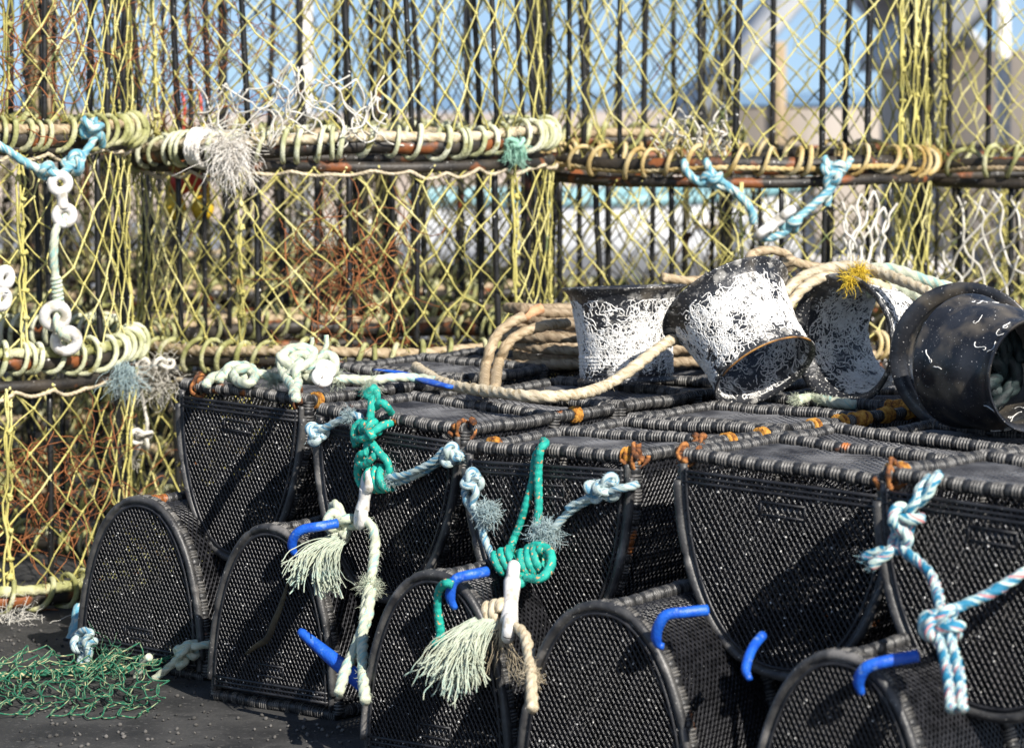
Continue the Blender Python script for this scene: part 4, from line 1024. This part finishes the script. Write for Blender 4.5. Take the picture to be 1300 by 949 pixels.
plane('quay', -40, 40, 1.5, 16, -.002, quay_m)
pale_m = mat('pale_concrete', [(.14, .14, .145), (.20, .20, .205), (.26, .26, .265)], .75, .8, rand=False, bump=.3, bscale=20)
plane('slipway', -40, 40, 16, 34, -.002, pale_m)
mb = MB(); box(mb, (-40, 34.0, -2.6), (40, 34.3, -.01)); o = mb.build('quay_edge', [pale_m], smooth=False); o['kind'] = 'structure'
wat = mat('sea_water', [(.012, .05, .11), (.02, .075, .16)], .12, .05, rand=False, bump=.6, bscale=1.2)
plane('sea', -4000, 4000, 33, 9000, -2.4, wat)
sand = mat('sand', [(.42, .34, .27), (.56, .47, .39)], .9, .3, rand=False, bump=.4, bscale=5)
def shore_h(X, Y):
    Z = np.empty_like(X)
    for i in np.ndindex(X.shape):
        t = (Y[i] - 55) / 60; Z[i] = -2.8 + 3.6 * max(0, math.sin(PI * min(max(t, 0), 1))) ** .6 + .6 * mnoise.noise(Vector((X[i] * .09, Y[i] * .08, 0)))
    return Z
plane('beach', -90, 90, 55, 115, 0, sand, nx=90, ny=24, hf=shore_h)
mb = MB(); gr = np.random.default_rng(5)
for q in range(2600):
    c = np.array([gr.uniform(-1.7, .9), gr.uniform(5.6, 8.3), 0]); r = gr.uniform(.0015, .0055); c[2] = r * .3
    d = unit(gr.normal(0, 1, 3) * [1, 1, .3]) * r; tube(mb, np.array([c - d, c, c + d]), np.array([r * .5, r * gr.uniform(.7, 1.1), r * .5]), 6)
gt = mb.build('grit', [mat('grit', [(.02, .02, .02), (.07, .066, .06), (.15, .14, .13)], .9, 3.)]); gt['kind'] = 'stuff'
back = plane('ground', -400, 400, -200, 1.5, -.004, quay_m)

# sheds at the right
wallm = mat('weathered_white_boards', [(.40, .34, .28), (.56, .49, .42)], .7, 2., stretch=(1, 1, .2), bump=.3, bscale=30)
roofm = mat('pale_roof_sheet', [(.34, .35, .36), (.5, .5, .5)], .6, 3., bump=.3, bscale=20)
timber = mat('tan_timber', [(.26, .19, .11), (.40, .30, .19)], .75, 6., stretch=(4, 4, .5), bump=.4, bscale=40)
def shed(X0, X1, Y, depth, eave, apex, label, posts):
    r = world_thing('shed', ((X0 + X1) / 2, Y, 0), label, 'shed')
    xm = (X0 + X1) / 2
    mb = MB(); t = .12
    V = np.array([[X0, Y, 0], [X1, Y, 0], [X1, Y, eave], [xm, Y, apex], [X0, Y, eave]])
    V2 = V + np.array([0, depth, 0])
    mb.add(np.concatenate([V, V2]), [[0, 1, 2, 4], [4, 2, 3, 3][:4] if False else [4, 2, 3, 4], [6, 5, 9, 7], [7, 9, 8, 7], [0, 4, 9, 5], [2, 1, 6, 7]])
    put(mb, 'wall', [wallm], r)
    mb = MB()
    for sx in (-1, 1):
        xe = X0 - .15 if sx < 0 else X1 + .15; sl = (apex - eave) / (xm - X0); ze = eave - .15 * sl
        A = np.array([xe, Y - .2, ze + .03]); B = np.array([xm, Y - .2, apex + .03])
        q = np.array([A, B, B + [0, 0, t], A + [0, 0, t]]); q2 = q + np.array([0, depth + .4, 0])
        mb.add(np.concatenate([q, q2]), [[0, 1, 2, 3], [7, 6, 5, 4], [0, 4, 5, 1], [3, 2, 6, 7], [0, 3, 7, 4], [1, 5, 6, 2]])
    o = put(mb, 'roof', [roofm], r)
    for (px, w) in posts:
        x = (px - 650) * Y / F; mb = MB(); box(mb, (x - w, Y - .10, 0), (x + w, Y - .012, eave + (min(x - X0, X1 - x)) / (xm - X0) * (apex - eave) - .05)); put(mb, 'post', [timber], r)
    return r
shed(2.05, 5.15, 30, 6, 1.30, 3.1, 'pale gable shed seen through the right middle creel', [(988, .07)])
shed(2.95, 6.6, 20, 4, 1.75, 3.6, 'pale shed with a sloping roof edge at the right', [])
mb = MB(); box(mb, (3.02, 18.6, 0), (3.10, 18.68, 2.6)); box(mb, (3.00, 18.58, 2.6), (3.12, 18.70, 2.63)); single(mb, 'white_post', [M['white']], 'white post in front of the shed at the right edge', 'post')
mb = MB()
for i in range(70):
    x = 3.12 + i * .018; tube(mb, np.array([[x, 17.5, .02], [x, 17.5, 1.2], [x, 17.5, 2.4]]), .0055, 4)
    z = .03 + i * .034; tube(mb, np.array([[3.12, 17.504, z], [3.8, 17.504, z], [4.38, 17.504, z]]), .0055, 4)
sm = mat('tan_mesh', [(.44, .33, .22), (.56, .44, .31)], .8, 4)
tag(mb.build('mesh_screen', [sm]), 'tan mesh screen standing at the right edge', 'screen')
mb = MB(); box(mb, (3.12, 17.62, .0), (4.6, 17.68, 2.5)); tag(mb.build('board_fence', [mat('tan_boards', [(.36, .27, .18), (.46, .36, .26)], .8, 5, stretch=(1, 1, .2))], smooth=False), 'tan board fence behind the mesh screen', 'fence')

# boat on the quay
bt = world_thing('dinghy', (-.2, 21.5, 0), 'white dinghy with turquoise gunwale seen through the nets', 'boat')
mb = MB(); mb2 = MB(); mb3 = MB()
N = 24; rowsP = []
for i in range(N + 1):
    t = i / N; x = -.52 + 2.9 * t; b = .78 * (1 - max(0, (t - .45) / .55) ** 2.2) * (.86 + .14 * min(1, t * 4)) + .01; sh = .72 + .10 * max(0, t - .5) ** 2 * 4; keel = .10 + .22 * max(0, t - .75) * 2
    prof = [(0, keel), (.45 * b, keel + .06), (.80 * b, keel + .20), (.95 * b, .42), (b, sh)]
    rowsP.append([(x, -p[0], p[1]) for p in prof[::-1]] + [(x, p[0], p[1]) for p in prof[1:]])
V = np.array(rowsP).reshape(-1, 3); w = 9
i = np.arange(N)[:, None]; j = np.arange(w - 1)[None]
Q = np.stack(np.broadcast_arrays(i * w + j, (i + 1) * w + j, (i + 1) * w + j + 1, i * w + j + 1), -1).reshape(-1, 4)
V = V + np.array([-.2, 21.5, 0]); mb.add(V, Q); mb.add(V[:w], [[0, 1, 7, 8], [1, 2, 6, 7], [2, 3, 5, 6], [3, 4, 5, 3]])
put(mb, 'hull', [mat('white_hull', [(.74, .75, .77), (.84, .85, .86)], .35, 3, dirt=(5, .62, .1, (.4, .4, .38)))], bt)
turq = mat('turquoise_paint', [(.20, .40, .44), (.32, .50, .52)], .4, 6)
for sd in (0, 8):
    q = V.reshape(N + 1, w, 3)[:, sd]; tube(mb2, q, .045, 8)
put(mb2, 'gunwale', [turq], bt)
for x in (0., .9, 1.6):
    mb3 = MB(); box(mb3, (x - .12 - .2, 21.5 - .66, .52), (x + .12 - .2, 21.5 + .66, .55)); put(mb3, 'thwart', [timber], bt)
for x in (0., 1.5):
    mb = MB(); box(mb, (x - .1, 21.0, 0), (x + .1, 22.0, .115)); single(mb, 'chock', [timber], 'timber chock under the %s of the dinghy' % ('stern' if x < 1 else 'bow'), 'chock')
# floats, posts, crate seen blurred through the nets
def float_ball(px, py, Y, r, m, label):
    mb = MB(); c = P(px, py, Y); a = np.linspace(-PI / 2, PI / 2, 17)
    mm = np.eye(4); mm[:3, 3] = c; revolve(mb, np.stack([np.cos(a) * r + 1e-4, np.sin(a) * r * 1.12], -1), 24, mm)
    t = c + np.array([0, 0, r * 1.1]); q = np.linspace(0, 2 * PI, 21); tube(mb, t + np.stack([.022 * np.cos(q), q * 0, .022 * np.sin(q) + .012], -1), .007, 6, closed=True)
    tube(mb, np.array([c + [0, 0, r * 1.1], c + [0.01, 0, .25], [c[0], c[1], max(c[2] + .3, 1.3)]]), .005, 6)
    single(mb, 'float', [m], label, 'float', 'small floats hung behind the nets')
redm = mat('red_float', [(.55, .05, .03), (.68, .09, .06)], .4, 6); yelm = mat('yellow_float', [(.62, .40, .02), (.78, .52, .04)], .4, 6)
float_ball(231, 228, 10.28, .045, redm, 'small red float left of its twin behind the cream ring'); float_ball(252, 225, 10.3, .045, redm, 'small red float right of its twin behind the cream ring')
float_ball(222, 263, 10.28, .04, yelm, 'small yellow float left of its twin behind the net'); float_ball(257, 264, 10.3, .04, yelm, 'small yellow float right of its twin behind the net')
for px, Y, w, zt_, mm, lab in ((386, 14.6, .045, 2.6, M['white'], 'tall white post behind the left middle stack'), (52, 15.2, .07, 2.2, timber, 'tan timber post behind the far left stack')):
    x = (px - 650) * Y / F; mb = MB(); tube(mb, np.array([[x, Y, z] for z in np.linspace(0, zt_, 5)]), w, 14); tube(mb, np.array([[x, Y, zt_ - .01], [x, Y, zt_ + .02]]), w * 1.15, 14); single(mb, 'post', [mm], lab, 'post')
def crate(x, y, w, d, h, m, label):
    mb = MB(); t = .03
    for k in range(4):
        z0 = k * h / 4; box(mb, (x, y, z0), (x + w, y + t, z0 + h / 4 - .02)); box(mb, (x, y + d - t, z0), (x + w, y + d, z0 + h / 4 - .02)); box(mb, (x - .002, y + t + .002, z0), (x + t, y + d - t - .002, z0 + h / 4 - .02)); box(mb, (x + w - t, y + t + .002, z0), (x + w + .002, y + d - t - .002, z0 + h / 4 - .02))
    box(mb, (x + t, y + t, 0), (x + w - t, y + d - t, .03))
    for cx in (x + t, x + w - t * 2):
        for cy in (y + t, y + d - 2 * t): box(mb, (cx, cy, .031), (cx + t, cy + t, h - .002))
    single(mb, 'crate', [m], label, 'crate')
crate(-1.12, 15.0, .55, .4, .85, mat('cream_crate', [(.55, .50, .42), (.68, .63, .55)], .6, 5), 'cream slatted crate behind the left middle stack')
crate(1.55, 15.5, .8, .5, .62, mat('grey_crate', [(.42, .40, .38), (.55, .52, .5)], .6, 5), 'grey slatted crate behind the right middle stack')

# ------------------------------------------------------------------ light, sky, camera
sc = bpy.context.scene
w = bpy.data.worlds.new('World'); sc.world = w; w.use_nodes = True
nt = w.node_tree; bg = nt.nodes['Background']; sky = nt.nodes.new('ShaderNodeTexSky'); sky.sky_type = 'NISHITA'; sky.sun_disc = False
EL, AZ = 37., 148.     # sun elevation, azimuth clockwise from +Y
sky.sun_elevation = math.radians(EL); sky.sun_rotation = math.radians(AZ); sky.air_density = 1.0; sky.dust_density = .8; sky.ozone_density = 1.5
tcw = nt.nodes.new('ShaderNodeTexCoord'); adw = nt.nodes.new('ShaderNodeVectorMath'); adw.inputs[1].default_value = (0, 0, .16)
nt.links.new(tcw.outputs['Generated'], adw.inputs[0]); nt.links.new(adw.outputs[0], sky.inputs[0])
nt.links.new(sky.outputs[0], bg.inputs[0]); bg.inputs[1].default_value = .105
sd = np.array([math.sin(math.radians(AZ)) * math.cos(math.radians(EL)), math.cos(math.radians(AZ)) * math.cos(math.radians(EL)), math.sin(math.radians(EL))])
sl = bpy.data.lights.new('sun', 'SUN'); sl.energy = 5.0; sl.angle = math.radians(.5); sl.color = (1, .95, .87)
so = bpy.data.objects.new('sun', sl); C.objects.link(so); so.rotation_euler = Vector(-sd).to_track_quat('-Z', 'Y').to_euler()
cam = bpy.data.cameras.new('camera'); co = bpy.data.objects.new('camera', cam); C.objects.link(co)
co.location = (0, 0, CZ); co.rotation_euler = (PI / 2, 0, 0)
cam.sensor_width = 36; cam.lens = F / 1300 * 36; cam.shift_y = -(474.5 - 115) / 1300; cam.clip_start = .1; cam.clip_end = 20000
cam.dof.use_dof = True; cam.dof.focus_distance = 7.2; cam.dof.aperture_fstop = 4.5
sc.camera = co
sc.view_settings.view_transform = 'Standard'; sc.view_settings.look = 'None'; sc.view_settings.exposure = 0.58; sc.view_settings.gamma = 1
sc.view_settings.use_curve_mapping = False
sc.cycles.max_bounces = 6; sc.cycles.diffuse_bounces = 3; sc.cycles.glossy_bounces = 3
sc.cycles.use_denoising = True
